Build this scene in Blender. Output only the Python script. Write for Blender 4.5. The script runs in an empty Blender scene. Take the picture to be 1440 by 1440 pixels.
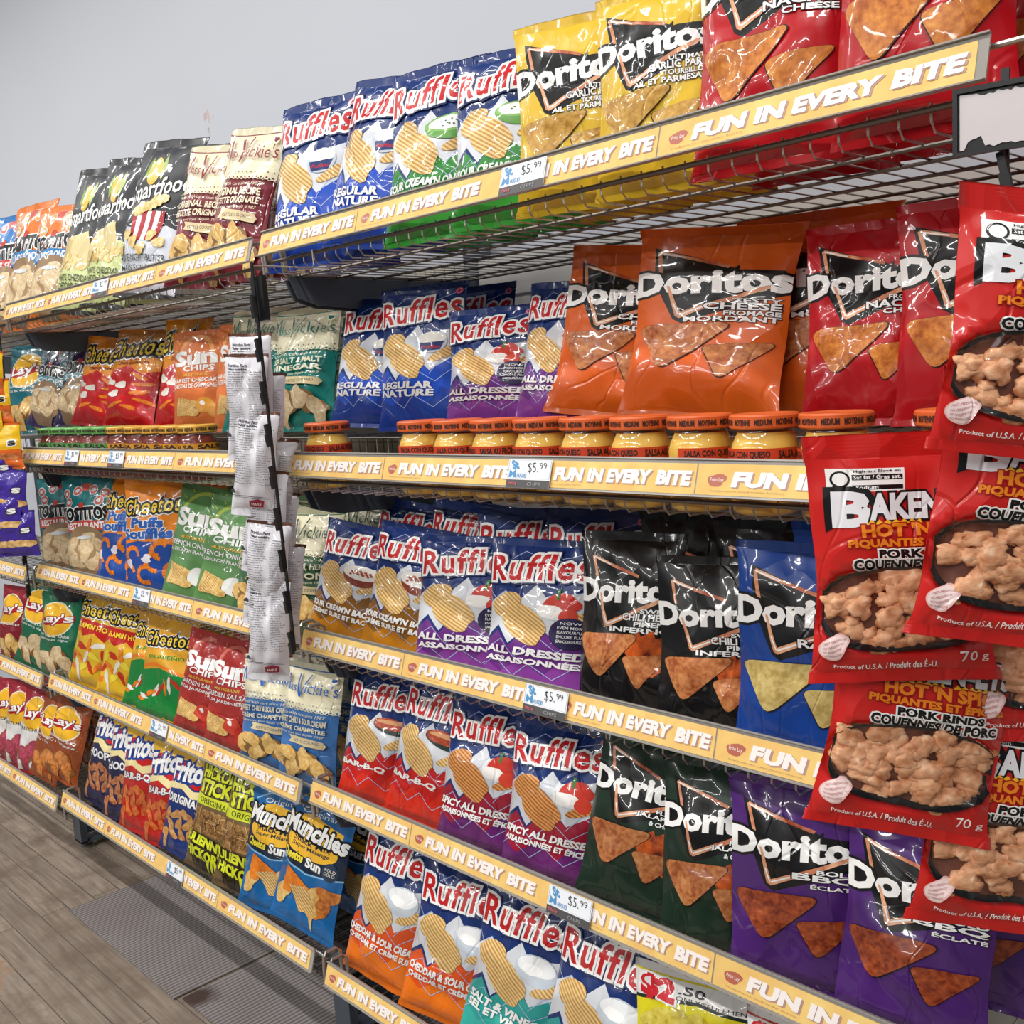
import bpy, bmesh, math, random
import numpy as np
from mathutils import Matrix, Vector
from mathutils.geometry import tessellate_polygon
S = bpy.context.scene
COL = S.collection
R_ = random.Random(7)
# ------------------------------------------------------------------ materials
def lin(c):
    if isinstance(c, str):
        c = [int(c[i:i+2], 16)/255 for i in (0, 2, 4)]
    return tuple((x/12.92 if x <= .04045 else ((x+.055)/1.055)**2.4) for x in c) + (1,)
MATS = {}
def new_mat(name):
    m = bpy.data.materials.new(name); m.use_nodes = True
    nt = m.node_tree; b = nt.nodes['Principled BSDF']
    return m, nt, b
def N(nt, t, **kw):
    n = nt.nodes.new(t)
    for k, v in kw.items():
        if k.startswith('i_'): n.inputs[k[2:].replace('_', ' ')].default_value = v
        else: setattr(n, k, v)
    return n
def crinkle_group():
    g = bpy.data.node_groups.new('film_crinkle', 'ShaderNodeTree')
    g.interface.new_socket('Strength', in_out='INPUT', socket_type='NodeSocketFloat')
    g.interface.new_socket('Normal', in_out='OUTPUT', socket_type='NodeSocketVector')
    gi = g.nodes.new('NodeGroupInput'); go = g.nodes.new('NodeGroupOutput')
    tc = N(g, 'ShaderNodeTexCoord'); oi = N(g, 'ShaderNodeObjectInfo')
    mul = N(g, 'ShaderNodeMath', operation='MULTIPLY'); mul.inputs[1].default_value = 7.0
    g.links.new(oi.outputs['Random'], mul.inputs[0])
    add = N(g, 'ShaderNodeVectorMath', operation='ADD')
    g.links.new(tc.outputs['Object'], add.inputs[0]); g.links.new(mul.outputs[0], add.inputs[1])
    n1 = N(g, 'ShaderNodeTexNoise'); n1.noise_type = 'RIDGED_MULTIFRACTAL'
    n1.inputs['Scale'].default_value = 11; n1.inputs['Detail'].default_value = 1.0
    n1.inputs['Distortion'].default_value = .35
    v = N(g, 'ShaderNodeTexVoronoi', feature='F1'); v.inputs['Scale'].default_value = 17
    n2 = N(g, 'ShaderNodeTexNoise'); n2.inputs['Scale'].default_value = 9; n2.inputs['Detail'].default_value = 1
    # stretched, warped voronoi gives the flat facets of crumpled film
    mp = N(g, 'ShaderNodeMapping'); mp.inputs['Scale'].default_value = (1.3, 1.0, .55)
    g.links.new(add.outputs[0], n2.inputs['Vector'])
    sc = N(g, 'ShaderNodeVectorMath', operation='SCALE'); sc.inputs['Scale'].default_value = .07
    g.links.new(n2.outputs['Color'], sc.inputs[0])
    ad2 = N(g, 'ShaderNodeVectorMath', operation='ADD')
    g.links.new(add.outputs[0], ad2.inputs[0]); g.links.new(sc.outputs[0], ad2.inputs[1])
    g.links.new(ad2.outputs[0], mp.inputs['Vector'])
    g.links.new(mp.outputs[0], v.inputs['Vector']); g.links.new(add.outputs[0], n1.inputs['Vector'])
    m1 = N(g, 'ShaderNodeMath', operation='MULTIPLY'); m1.inputs[1].default_value = .30
    g.links.new(n1.outputs[0], m1.inputs[0])
    s = N(g, 'ShaderNodeMath', operation='ADD')
    g.links.new(m1.outputs[0], s.inputs[0]); g.links.new(v.outputs['Distance'], s.inputs[1])
    ve = N(g, 'ShaderNodeTexVoronoi', feature='DISTANCE_TO_EDGE'); ve.inputs['Scale'].default_value = 13
    g.links.new(mp.outputs[0], ve.inputs['Vector'])
    mr = N(g, 'ShaderNodeMapRange', interpolation_type='SMOOTHSTEP'); mr.inputs['From Max'].default_value = .035; mr.inputs['To Max'].default_value = .16
    g.links.new(ve.outputs['Distance'], mr.inputs['Value'])
    # creases come and go over the bag
    n3 = N(g, 'ShaderNodeTexNoise'); n3.inputs['Scale'].default_value = 7; g.links.new(add.outputs[0], n3.inputs['Vector'])
    mk = N(g, 'ShaderNodeMapRange'); mk.inputs['From Min'].default_value = .45; mk.inputs['From Max'].default_value = .6; g.links.new(n3.outputs[0], mk.inputs['Value'])
    mm = N(g, 'ShaderNodeMath', operation='MULTIPLY'); g.links.new(mr.outputs[0], mm.inputs[0]); g.links.new(mk.outputs[0], mm.inputs[1])
    s2 = N(g, 'ShaderNodeMath', operation='ADD'); g.links.new(s.outputs[0], s2.inputs[0]); g.links.new(mm.outputs[0], s2.inputs[1]); s = s2
    b = N(g, 'ShaderNodeBump'); b.inputs['Distance'].default_value = .012
    g.links.new(gi.outputs['Strength'], b.inputs['Strength'])
    g.links.new(s.outputs[0], b.inputs['Height']); g.links.new(b.outputs[0], go.inputs['Normal'])
    return g
CRK = crinkle_group()
def film(hexc, rough=.34, crk=.5, coat=.55, key=None):
    k = ('film', hexc, rough, crk)
    if k in MATS: return MATS[k]
    m, nt, b = new_mat('film_' + str(hexc))
    b.inputs['Base Color'].default_value = lin(hexc)
    b.inputs['Roughness'].default_value = rough; b.inputs['Specular IOR Level'].default_value = .28
    b.inputs['Coat Weight'].default_value = coat
    b.inputs['Coat Roughness'].default_value = .05
    g = nt.nodes.new('ShaderNodeGroup'); g.node_tree = CRK; g.inputs[0].default_value = crk
    nt.links.new(g.outputs[0], b.inputs['Normal']); nt.links.new(g.outputs[0], b.inputs['Coat Normal'])
    MATS[k] = m; return m
def chipmat(name, c1, c2, c3=None, scale=260, ridges=None, matte=False):
    """printed picture of a crisp: noise between two or three colours, optional ridges"""
    k = ('chip', name)
    if k in MATS: return MATS[k]
    m, nt, b = new_mat('print_' + name)
    tc = N(nt, 'ShaderNodeTexCoord')
    n = N(nt, 'ShaderNodeTexNoise'); n.inputs['Scale'].default_value = scale; n.inputs['Detail'].default_value = 3
    n2 = N(nt, 'ShaderNodeTexNoise'); n2.inputs['Scale'].default_value = 42; n2.inputs['Detail'].default_value = 2
    nt.links.new(tc.outputs['Object'], n.inputs['Vector']); nt.links.new(tc.outputs['Object'], n2.inputs['Vector'])
    r = N(nt, 'ShaderNodeValToRGB'); r.color_ramp.elements[0].color = lin(c1); r.color_ramp.elements[0].position = .36
    r.color_ramp.elements[1].color = lin(c2); r.color_ramp.elements[1].position = .6
    if c3:
        e = r.color_ramp.elements.new(.74); e.color = lin(c3)
    ad = N(nt, 'ShaderNodeMix', data_type='FLOAT'); ad.inputs['Factor'].default_value = .4
    nt.links.new(n.outputs[0], ad.inputs[2]); nt.links.new(n2.outputs[0], ad.inputs[3])
    src = ad.outputs[0]
    if ridges:
        w = N(nt, 'ShaderNodeTexWave', wave_type='BANDS', bands_direction='X'); w.inputs['Scale'].default_value = ridges[0]
        w.inputs['Distortion'].default_value = .6; w.inputs['Detail'].default_value = 0
        mp = N(nt, 'ShaderNodeMapping'); mp.inputs['Rotation'].default_value = (0, math.radians(ridges[1]), 0)
        nt.links.new(tc.outputs['Object'], mp.inputs['Vector']); nt.links.new(mp.outputs[0], w.inputs['Vector'])
        ad2 = N(nt, 'ShaderNodeMix', data_type='FLOAT'); ad2.inputs['Factor'].default_value = .62
        nt.links.new(src, ad2.inputs[2]); nt.links.new(w.outputs['Fac'], ad2.inputs[3]); src = ad2.outputs[0]
        r.color_ramp.elements[0].position = .2; r.color_ramp.elements[1].position = .75
    nt.links.new(src, r.inputs[0]); nt.links.new(r.outputs[0], b.inputs['Base Color'])
    b.inputs['Roughness'].default_value = .6 if matte else .34; b.inputs['Specular IOR Level'].default_value = .28
    if not matte:
        b.inputs['Coat Weight'].default_value = .55; b.inputs['Coat Roughness'].default_value = .05
        g = nt.nodes.new('ShaderNodeGroup'); g.node_tree = CRK; g.inputs[0].default_value = .5
        nt.links.new(g.outputs[0], b.inputs['Normal']); nt.links.new(g.outputs[0], b.inputs['Coat Normal'])
    else:
        bp = N(nt, 'ShaderNodeBump'); bp.inputs['Strength'].default_value = .6; bp.inputs['Distance'].default_value = .003
        nt.links.new(n.outputs[0], bp.inputs['Height']); nt.links.new(bp.outputs[0], b.inputs['Normal'])
    MATS[k] = m; return m
def plain(name, c, rough=.5, metal=0., noise=0., spec=.5):
    k = ('plain', name)
    if k in MATS: return MATS[k]
    m, nt, b = new_mat(name)
    b.inputs['Base Color'].default_value = lin(c); b.inputs['Roughness'].default_value = rough
    b.inputs['Metallic'].default_value = metal; b.inputs['Specular IOR Level'].default_value = spec
    tc = N(nt, 'ShaderNodeTexCoord'); n = N(nt, 'ShaderNodeTexNoise'); n.inputs['Scale'].default_value = 30; n.inputs['Detail'].default_value = 4
    nt.links.new(tc.outputs['Object'], n.inputs['Vector'])
    mr = N(nt, 'ShaderNodeMapRange'); mr.inputs['To Min'].default_value = max(0, rough-.08); mr.inputs['To Max'].default_value = min(1, rough+.1)
    nt.links.new(n.outputs[0], mr.inputs['Value']); nt.links.new(mr.outputs[0], b.inputs['Roughness'])
    if noise:
        mx = N(nt, 'ShaderNodeMix', data_type='RGBA'); a = lin(c)
        mx.inputs[6].default_value = a; mx.inputs[7].default_value = tuple(x*(1-noise) for x in a[:3])+(1,)
        nt.links.new(n.outputs[0], mx.inputs[0]); nt.links.new(mx.outputs[2], b.inputs['Base Color'])
    MATS[k] = m; return m
def clear(name='clear_film', tint='ffffff', fac=.92, crk=.35):
    k = ('clear', name)
    if k in MATS: return MATS[k]
    m, nt, b = new_mat(name); nt.nodes.remove(b)
    out = nt.nodes['Material Output']
    t = N(nt, 'ShaderNodeBsdfTransparent'); t.inputs[0].default_value = lin(tint)
    gl = N(nt, 'ShaderNodeBsdfGlossy'); gl.inputs['Roughness'].default_value = .08
    lw = N(nt, 'ShaderNodeLayerWeight'); lw.inputs[0].default_value = .5
    pw = N(nt, 'ShaderNodeMath', operation='POWER'); pw.inputs[1].default_value = 3.5; nt.links.new(lw.outputs['Facing'], pw.inputs[0])
    fr = N(nt, 'ShaderNodeMath', operation='MULTIPLY_ADD'); fr.inputs[1].default_value = .6; fr.inputs[2].default_value = .045
    nt.links.new(pw.outputs[0], fr.inputs[0])
    mx = N(nt, 'ShaderNodeMixShader')
    if crk:
        g = nt.nodes.new('ShaderNodeGroup'); g.node_tree = CRK; g.inputs[0].default_value = crk
        nt.links.new(g.outputs[0], gl.inputs['Normal']); nt.links.new(g.outputs[0], lw.inputs['Normal'])
    nt.links.new(fr.outputs[0], mx.inputs[0]); nt.links.new(t.outputs[0], mx.inputs[1]); nt.links.new(gl.outputs[0], mx.inputs[2])
    nt.links.new(mx.outputs[0], out.inputs[0]); MATS[k] = m; return m
# ------------------------------------------------------------------ mesh tools
def raw_mesh(name, V, T, mi, mats, nrm=None, smooth=True):
    me = bpy.data.meshes.new(name)
    V = np.asarray(V, dtype=np.float32); T = np.asarray(T, dtype=np.int32)
    me.vertices.add(len(V)); me.vertices.foreach_set('co', V.ravel())
    me.loops.add(T.size); me.loops.foreach_set('vertex_index', T.ravel())
    k = T.shape[1]
    me.polygons.add(len(T)); me.polygons.foreach_set('loop_start', np.arange(len(T), dtype=np.int32)*k)
    me.polygons.foreach_set('material_index', np.asarray(mi, dtype=np.int32))
    me.update(calc_edges=True)
    me.polygons.foreach_set('use_smooth', np.full(len(T), smooth))
    for m in mats: me.materials.append(m)
    if nrm is not None:
        me.normals_split_custom_set_from_vertices([tuple(x) for x in np.asarray(nrm, dtype=float)])
    me.update(); return me
class MB:
    """collects boxes, tubes and lathes; build() links them as ONE mesh object"""
    def __init__(s): s.v = []; s.f = []; s.m = []; s.mats = []
    def mi(s, m):
        if m not in s.mats: s.mats.append(m)
        return s.mats.index(m)
    def add(s, vs, fs, m):
        o = len(s.v); s.v += [tuple(x) for x in vs]; i = s.mi(m)
        for f in fs: s.f.append(tuple(o+a for a in f)); s.m.append(i)
    def box(s, x0, x1, y0, y1, z0, z1, m, M=None):
        vs = [Vector((x, y, z)) for x in (x0, x1) for y in (y0, y1) for z in (z0, z1)]
        if M: vs = [M @ v for v in vs]
        s.add(vs, [(0,1,3,2),(4,6,7,5),(0,4,5,1),(2,3,7,6),(0,2,6,4),(1,5,7,3)], m)
    def tube(s, pts, r, m, n=6, close=False):
        pts = [Vector(p) for p in pts]; rings = []
        for i, p in enumerate(pts):
            d = (pts[min(i+1, len(pts)-1)] - pts[max(i-1, 0)]).normalized()
            a = d.cross(Vector((0, 0, 1)) if abs(d.z) < .9 else Vector((1, 0, 0))).normalized(); b = d.cross(a)
            rings.append([p + (a*math.cos(2*math.pi*k/n) + b*math.sin(2*math.pi*k/n))*r for k in range(n)])
        vs = [v for g in rings for v in g]; fs = []
        for i in range(len(pts)-1):
            for k in range(n):
                fs.append((i*n+k, i*n+(k+1) % n, (i+1)*n+(k+1) % n, (i+1)*n+k))
        fs += [tuple(range(n))[::-1], tuple((len(pts)-1)*n+k for k in range(n))]
        s.add(vs, fs, m)
    def lathe(s, prof, m, n=28, cap=True):
        vs = [(r*math.cos(2*math.pi*k/n), r*math.sin(2*math.pi*k/n), z) for r, z in prof for k in range(n)]
        fs = [(i*n+k, i*n+(k+1) % n, (i+1)*n+(k+1) % n, (i+1)*n+k) for i in range(len(prof)-1) for k in range(n)]
        if cap: fs += [tuple(range(n))[::-1], tuple((len(prof)-1)*n+k for k in range(n))]
        s.add(vs, fs, m)
    def mesh(s, name, smooth=False):
        me = bpy.data.meshes.new(name); me.from_pydata(s.v, [], s.f)
        for m in s.mats: me.materials.append(m)
        me.polygons.foreach_set('material_index', s.m)
        me.polygons.foreach_set('use_smooth', [smooth]*len(s.f)); me.update()
        if smooth: me.set_sharp_from_angle(angle=math.radians(40))
        return me
    def build(s, name, parent=None, smooth=False):
        return link(name, s.mesh(name, smooth), parent)
def link(name, me, parent=None):
    o = bpy.data.objects.new(name, me); COL.objects.link(o)
    if parent: o.parent = parent
    return o
def thing(name, label, cat, group=None, data=None, loc=(0, 0, 0), rot=None):
    o = bpy.data.objects.new(name, data); COL.objects.link(o); o.location = loc
    if rot is not None:
        if isinstance(rot, Matrix): o.rotation_euler = rot.to_euler()
        else: o.rotation_euler = rot
    if data is None: o.empty_display_size = .03
    o['label'] = label; o['category'] = cat
    if group: o['group'] = group
    return o
def struct(name, mb):
    o = mb.build(name); o['kind'] = 'structure'; return o
def dup(root):
    r = root.copy(); COL.objects.link(r)
    for ch in list(root.children):
        c = ch.copy(); COL.objects.link(c); c.parent = r
        for g in list(ch.children):
            d = g.copy(); COL.objects.link(d); d.parent = c
    return r
# ------------------------------------------------------------------ flat art
TXT = {}
def text_tris(s, off=0.0, sp=1.0):
    k = (s, off, sp)
    if k not in TXT:
        c = bpy.data.curves.new('t', 'FONT'); c.body = s; c.offset = off; c.resolution_u = 2; c.space_character = sp
        c.align_x = 'LEFT'
        o = bpy.data.objects.new('t', c); COL.objects.link(o)
        m = o.to_mesh(); m.calc_loop_triangles()
        V = np.array([v.co[:2] for v in m.vertices]); T = np.array([t.vertices[:] for t in m.loop_triangles])
        o.to_mesh_clear(); bpy.data.objects.remove(o); bpy.data.curves.remove(c)
        TXT[k] = V[T]                      # (n,3,2)
    return TXT[k]
AS = .68    # width / height of a bag: keeps round shapes round
class Art:
    def __init__(s): s.t = []; s.m = []; s.z = 0; s.rm = None
    def tris(s, T, m):
        T = np.asarray(T, dtype=float)
        if len(T) == 0: return
        # drop slivers
        s.z += 1
        z = np.full((len(T), 3, 1), float(s.z))
        s.t.append(np.concatenate([T, z], 2)); s.m += [m]*len(T)
    def poly(s, pts, m):
        pts = [tuple(p) for p in pts]
        t = tessellate_polygon([[Vector((x, y, 0)) for x, y in pts]])
        s.tris([[pts[a] for a in f] for f in t], m)
    def text(s, txt, box, m, bold=.015, rot=0, shear=0., outs=(), arc=0., sp=1.0):
        base = text_tris(txt, 0.0, sp); lo = base.reshape(-1, 2).min(0); hi = base.reshape(-1, 2).max(0)
        u0, v0, u1, v1 = box
        seq = [(mm, oo) for mm, oo in outs] + [(m, bold)]
        for mm, oo in seq:
            T = (text_tris(txt, oo, sp) - lo) / (hi - lo)
            x = T[..., 0]*(u1-u0); y = T[..., 1]*(v1-v0)
            x = x + shear*(y)
            if arc: y = y + arc*(1-(2*T[..., 0]-1)**2)
            if rot:
                cx, cy = (u1-u0)/2, (v1-v0)/2; a = math.radians(rot)
                X = x-cx; Y = (y-cy)/AS
                x = cx + X*math.cos(a) - Y*math.sin(a); y = cy + (X*math.sin(a) + Y*math.cos(a))*AS
            s.tris(np.stack([x+u0, y+v0], -1), mm)
    def ell(s, cu, cv, ru, m, rv=None, n=26, a0=0, a1=360, rot=0):
        rv = ru if rv is None else rv
        pts = []
        for i in range(n+(a1-a0 < 360)):
            a = math.radians(a0+(a1-a0)*i/n); x, y = ru*math.cos(a), rv*math.sin(a)
            r = math.radians(rot); pts.append((cu + x*math.cos(r)-y*math.sin(r), cv + (x*math.sin(r)+y*math.cos(r))*AS))
        s.poly(pts, m)
    def stroke(s, pts, w, m):
        T = []
        for (a, b), (c, d) in zip(pts[:-1], pts[1:]):
            dx, dy = c-a, (d-b)/AS; L = math.hypot(dx, dy) or 1; nx, ny = -dy/L*w/2, dx/L*w/2*AS
            T += [[(a+nx, b+ny), (a-nx, b-ny), (c-nx, d-ny)], [(a+nx, b+ny), (c-nx, d-ny), (c+nx, d+ny)]]
        s.tris(T, m)
    def blob(s, cu, cv, ru, rv, m, rot=0, seed=0, j=.12, n=22):
        r = random.Random(seed); ph = [r.uniform(0, 6.28) for _ in range(4)]; pts = []
        for i in range(n):
            a = 2*math.pi*i/n; k = 1 + j*(math.sin(2*a+ph[0])*.6 + math.sin(3*a+ph[1])*.5 + math.sin(5*a+ph[2])*.25)
            x, y = ru*k*math.cos(a), rv*k*math.sin(a); q = math.radians(rot)
            pts.append((cu + x*math.cos(q)-y*math.sin(q), cv + (x*math.sin(q)+y*math.cos(q))*AS))
        s.poly(pts, m)
    def tri(s, P, m, r=.18):
        """rounded triangle (tortilla chip)"""
        out = []
        for i in range(3):
            p, a, b = P[i], P[i-1], P[(i+1) % 3]
            for t in (0, .25, .5, .75, 1):
                q0 = (p[0]+(a[0]-p[0])*r, p[1]+(a[1]-p[1])*r); q1 = (p[0]+(b[0]-p[0])*r, p[1]+(b[1]-p[1])*r)
                w0, w1, w2 = (1-t)**2, 2*t*(1-t), t*t
                out.append((w0*q0[0]+w1*p[0]+w2*q1[0], w0*q0[1]+w1*p[1]+w2*q1[1]))
        s.poly(out, m)
    def get(s, NU, NV, clip=True):
        if not s.t: return np.zeros((0, 3, 3)), []
        T = np.concatenate(s.t); names = []
        if s.rm: T[..., 1] = np.where(T[..., 1] > .001, s.rm[0]+s.rm[1]*T[..., 1], T[..., 1])
        mi = []
        for m in s.m:
            if m not in names: names.append(m)
            mi.append(names.index(m))
        mi = np.array(mi)
        e = 1e-6
        if clip:
            for a, b, c in ((1, 0, -e), (-1, 0, 1-e), (0, 1, -e), (0, -1, 1-e)):
                T, mi = cut(T, mi, a, b, c, keep=True)
        for k in range(1, NU): T, mi = cut(T, mi, 1, 0, -k/NU)
        for k in range(1, NV): T, mi = cut(T, mi, 0, 1, -k/NV)
        if NV > 1:
            for k in range(1, NU+NV): T, mi = cut(T, mi, NU, NV, -float(k))
        # drop degenerate, force orientation
        ar = (T[:, 1, 0]-T[:, 0, 0])*(T[:, 2, 1]-T[:, 0, 1]) - (T[:, 1, 1]-T[:, 0, 1])*(T[:, 2, 0]-T[:, 0, 0])
        ok = np.abs(ar) > 1e-9; T = T[ok]; mi = mi[ok]; ar = ar[ok]
        T[ar < 0] = T[ar < 0][:, ::-1]
        return T, (mi, names)
def cut(T, mi, a, b, c, keep=False):
    d = a*T[..., 0] + b*T[..., 1] + c
    eps = 1e-9
    pos = (d > eps).any(1); neg = (d < -eps).any(1); x = pos & neg
    if not x.any():
        if keep: T = T[~neg | pos]; mi = mi[~neg | pos]
        return T, mi
    rest = ~x if not keep else (~x & ~neg)
    X, D, M = T[x], d[x], mi[x]
    side = D > 0; cnt = side.sum(1)
    lone = np.where(cnt == 1, np.argmax(side, 1), np.argmin(side, 1))
    idx = (lone[:, None] + np.arange(3)) % 3; r = np.arange(len(X))[:, None]
    X = X[r, idx]; D = D[r, idx]
    t1 = (D[:, 0]/(D[:, 0]-D[:, 1]))[:, None]; t2 = (D[:, 0]/(D[:, 0]-D[:, 2]))[:, None]
    p1 = X[:, 0]+(X[:, 1]-X[:, 0])*t1; p2 = X[:, 0]+(X[:, 2]-X[:, 0])*t2
    A = np.stack([X[:, 0], p1, p2], 1); B = np.stack([p1, X[:, 1], X[:, 2]], 1); C = np.stack([p1, X[:, 2], p2], 1)
    lp = D[:, 0] > 0
    if keep:
        return np.concatenate([T[rest], A[lp], B[~lp], C[~lp]]), np.concatenate([mi[rest], M[lp], M[~lp], M[~lp]])
    return np.concatenate([T[rest], A, B, C]), np.concatenate([mi[rest], M, M, M])
# ------------------------------------------------------------------ bags
W0, H0, D0 = .17, .25, .056
NU, NV = 18, 26
def surf(seed, D=D0, dent=None, W=W0, H=H0, crisp=1.0):
    r = np.random.RandomState(seed)
    u = np.linspace(0, 1, NU+1)[:, None]; v = np.linspace(0, 1, NV+1)[None, :]
    s = 2*u-1
    f = np.clip(1-np.abs(s)**2.7, 0, 1)**.78
    t = v**.88
    g = np.clip(np.sin(np.pi*t), 0, 1)**.62
    amp = np.clip(1-np.abs(s)**6, 0, 1)*np.clip(8*v, 0, 1)*np.clip(8*(1-v), 0, 1)
    # creases fanning out of the two seals
    w = np.zeros_like(u*v)
    for _ in range(4):
        n = r.uniform(3, 9); p = r.uniform(0, 6.3); q = r.uniform(-3, 3)
        w += .0016*np.sin(6.283*n*u+p+q*v)*np.exp(-(v)/.16) + .0019*np.sin(6.283*n*u+p*2-q*v)*np.exp(-(1-v)/.17)
    for _ in range(6):   # broad dents
        a = r.uniform(0, 3.14); n = r.uniform(1.0, 3.2); p = r.uniform(0, 6.3)
        w += .00125*np.sin(6.283*n*(u*math.cos(a)+1.5*v*math.sin(a))+p)
    for _ in range(7):   # sharp folds
        a = r.uniform(0, 3.14); d = (u-r.uniform(.15, .85))*math.cos(a)+1.5*(v-r.uniform(.1, .9))*math.sin(a)
        w += r.choice([-1, 1])*.0022*np.exp(-np.abs(d)/.05)
    y = -(D/2*f*g + w*crisp*amp)
    y = np.minimum(y, -.0006)
    if dent: y = y + dent(u, v)
    x = s*W/2*(1-.085*g*np.abs(s)) + 0*v
    x = x + .0016*np.sin(v*9+r.uniform(0, 6))*g
    z = v*H + .004*(1-f)*(np.abs(2*v-1)**3)*np.sign(2*v-1)
    z = z + 0*u
    P = np.stack([x, y, z], -1)
    du = np.gradient(P, axis=0); dv = np.gradient(P, axis=1)
    n = np.cross(du, dv); n /= np.linalg.norm(n, axis=-1, keepdims=True)+1e-12
    return P, n
def onsurf(P, n, uv, off):
    """linear interpolation on the same triangles the pouch is made of"""
    nu, nv = P.shape[0]-1, P.shape[1]-1
    # decide the cell from the triangle centre so that shared borders stay on one triangle
    c = uv.mean(1); iu = np.clip((c[:, 0]*nu).astype(int), 0, nu-1); iv = np.clip((c[:, 1]*nv).astype(int), 0, nv-1)
    up = ((c[:, 0]*nu-iu)+(c[:, 1]*nv-iv)) > 1
    iu = iu[:, None]; iv = iv[:, None]; up = up[:, None, None]
    fu = (uv[..., 0]*nu-iu)[..., None]; fv = (uv[..., 1]*nv-iv)[..., None]
    def lerp(A):
        a, b, c_, d = A[iu, iv], A[iu+1, iv], A[iu, iv+1], A[iu+1, iv+1]
        lo = a+(b-a)*fu+(c_-a)*fv; hi = d+(c_-d)*(1-fu)+(b-d)*(1-fv)
        return np.where(up, hi, lo)
    Q = lerp(P); M = lerp(n); M /= np.linalg.norm(M, axis=-1, keepdims=True)+1e-12
    return Q + M*off[..., None], M
def pouch_mesh(name, art, base, seed, D=D0, dent=None, back=None, crisp=1.0):
    P, n = surf(seed, D, dent, crisp=crisp)
    nu, nv = NU+1, NV+1
    V = P.reshape(-1, 3); Nn = n.reshape(-1, 3)
    Pb = P.copy(); Pb[..., 1] = np.maximum(-P[..., 1]*.8, .0004) if dent is None else np.maximum(-surf(seed, D)[0][..., 1]*.8, .0004)
    Nb = n*np.array([1, -1, 1])
    i, j = np.meshgrid(np.arange(NU), np.arange(NV), indexing='ij'); i = i.ravel(); j = j.ravel()
    a = i*nv+j; b = (i+1)*nv+j; c = i*nv+j+1; d = (i+1)*nv+j+1
    F = np.concatenate([np.stack([a, b, c], 1), np.stack([b, d, c], 1)])
    o = len(V); Fb = F[:, ::-1]+o
    mats = [base, back or base]
    T, (mi, names) = art
    Q, M = onsurf(P, n, T[..., :2], T[..., 2]*.00012)
    for m in names: mats.append(m)
    k = len(Q)
    VV = np.concatenate([V, Pb.reshape(-1, 3), Q.reshape(-1, 3)])
    NN = np.concatenate([Nn, Nb.reshape(-1, 3), M.reshape(-1, 3)])
    FF = np.concatenate([F, Fb, np.arange(3*k).reshape(-1, 3)+2*o])
    mm = np.concatenate([np.zeros(len(F), int), np.ones(len(Fb), int), mi+2])
    return raw_mesh(name, VV, FF, mm, mats, NN), P, n
def seal_mesh(name, m, W, h, up, seed, m2=None, hole=False):
    """crimped end seal: horizontal ribs, slightly wavy"""
    r = random.Random(seed); nx, nz = 20, 14; V = []; F = []
    ph = r.uniform(0, 6); am = r.uniform(.001, .003)
    for side in (-1, 1):
        for i in range(nx+1):
            for j in range(nz+1):
                s = i/nx*2-1; t = j/nz
                rib = .00035*(1 if j % 2 else -1)
                x = s*W/2*(1+.02*t); z = (t*h if up else -t*h)
                y = am*math.sin(s*3+ph)*t + am*.5*math.sin(s*9+ph*2)*t + rib + side*.0005
                if not (0 < i < nx) or not (0 < j < nz): pass
                V.append((x, y, z))
    n = (nx+1)*(nz+1)
    for q in (0, 1):
        for i in range(nx):
            for j in range(nz):
                a = q*n+i*(nz+1)+j; f = (a, a+nz+1, a+nz+2, a+1)
                if up == (q == 1): f = f[::-1]
                F.append(f)
    rim = [i*(nz+1) for i in range(nx+1)] + [nx*(nz+1)+j for j in range(1, nz+1)] + [i*(nz+1)+nz for i in range(nx-1, -1, -1)] + [j for j in range(nz-1, 0, -1)]
    for a, b in zip(rim, rim[1:]+rim[:1]): F.append((a, b, b+n, a+n))
    me = bpy.data.meshes.new(name); me.from_pydata(V, [], F); me.materials.append(m)
    me.polygons.foreach_set('use_smooth', [True]*len(F)); me.update()
    return me
# ------------------------------------------------------------------ colours
WH = film('f2f2f0'); BK = film('0c0c0e'); RED = film('c3161c'); CREAM = film('e9e2c2')
TORT = dict(o=chipmat('tortilla_orange', 'a4521c', 'd98a3c', 'e8a95a', scale=150), y=chipmat('tortilla_yellow', 'a58238', 'd6b868', 'e6d08c', scale=150),
            k=chipmat('tortilla_spicy', '9a4a24', 'cf8a52', 'd9a870', scale=150), r=chipmat('tortilla_red', '6e2412', 'b0542c', 'cf7f4c', scale=150),
            p=chipmat('tortilla_garlic', 'ad7d30', 'd9ac58', 'e3c47c', scale=150), c=chipmat('tortilla_ranch', 'a58a48', 'cdb877', 'b39a50', scale=150))
RIDGE = chipmat('ridged_crisp', 'b98742', 'f0cf8e', ridges=(58, 55), scale=90)
RIDGE2 = chipmat('ridged_crisp_spicy', 'a85a20', 'e9a860', ridges=(58, 60), scale=90)
CRISP = chipmat('plain_crisp', 'cf9a4a', 'eccb84', 'f3dca4', scale=120)
PALE = chipmat('pale_crisp', 'c9a878', 'e6d2ac', 'efe2c4', scale=150)
PUFF = chipmat('orange_puff', 'd9680e', 'f28e24', scale=200)
STICKS = chipmat('potato_sticks', '5e3d1c', 'b78a52', 'd9b887', scale=190)
POP = chipmat('popcorn', 'c9a24c', 'f0dca0', 'f7ecc8', scale=150)
MEAT = chipmat('dip_bits', '7a2c18', 'c0563a', 'd9c0a0', scale=240)
def outl(*a): return tuple(a)
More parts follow.
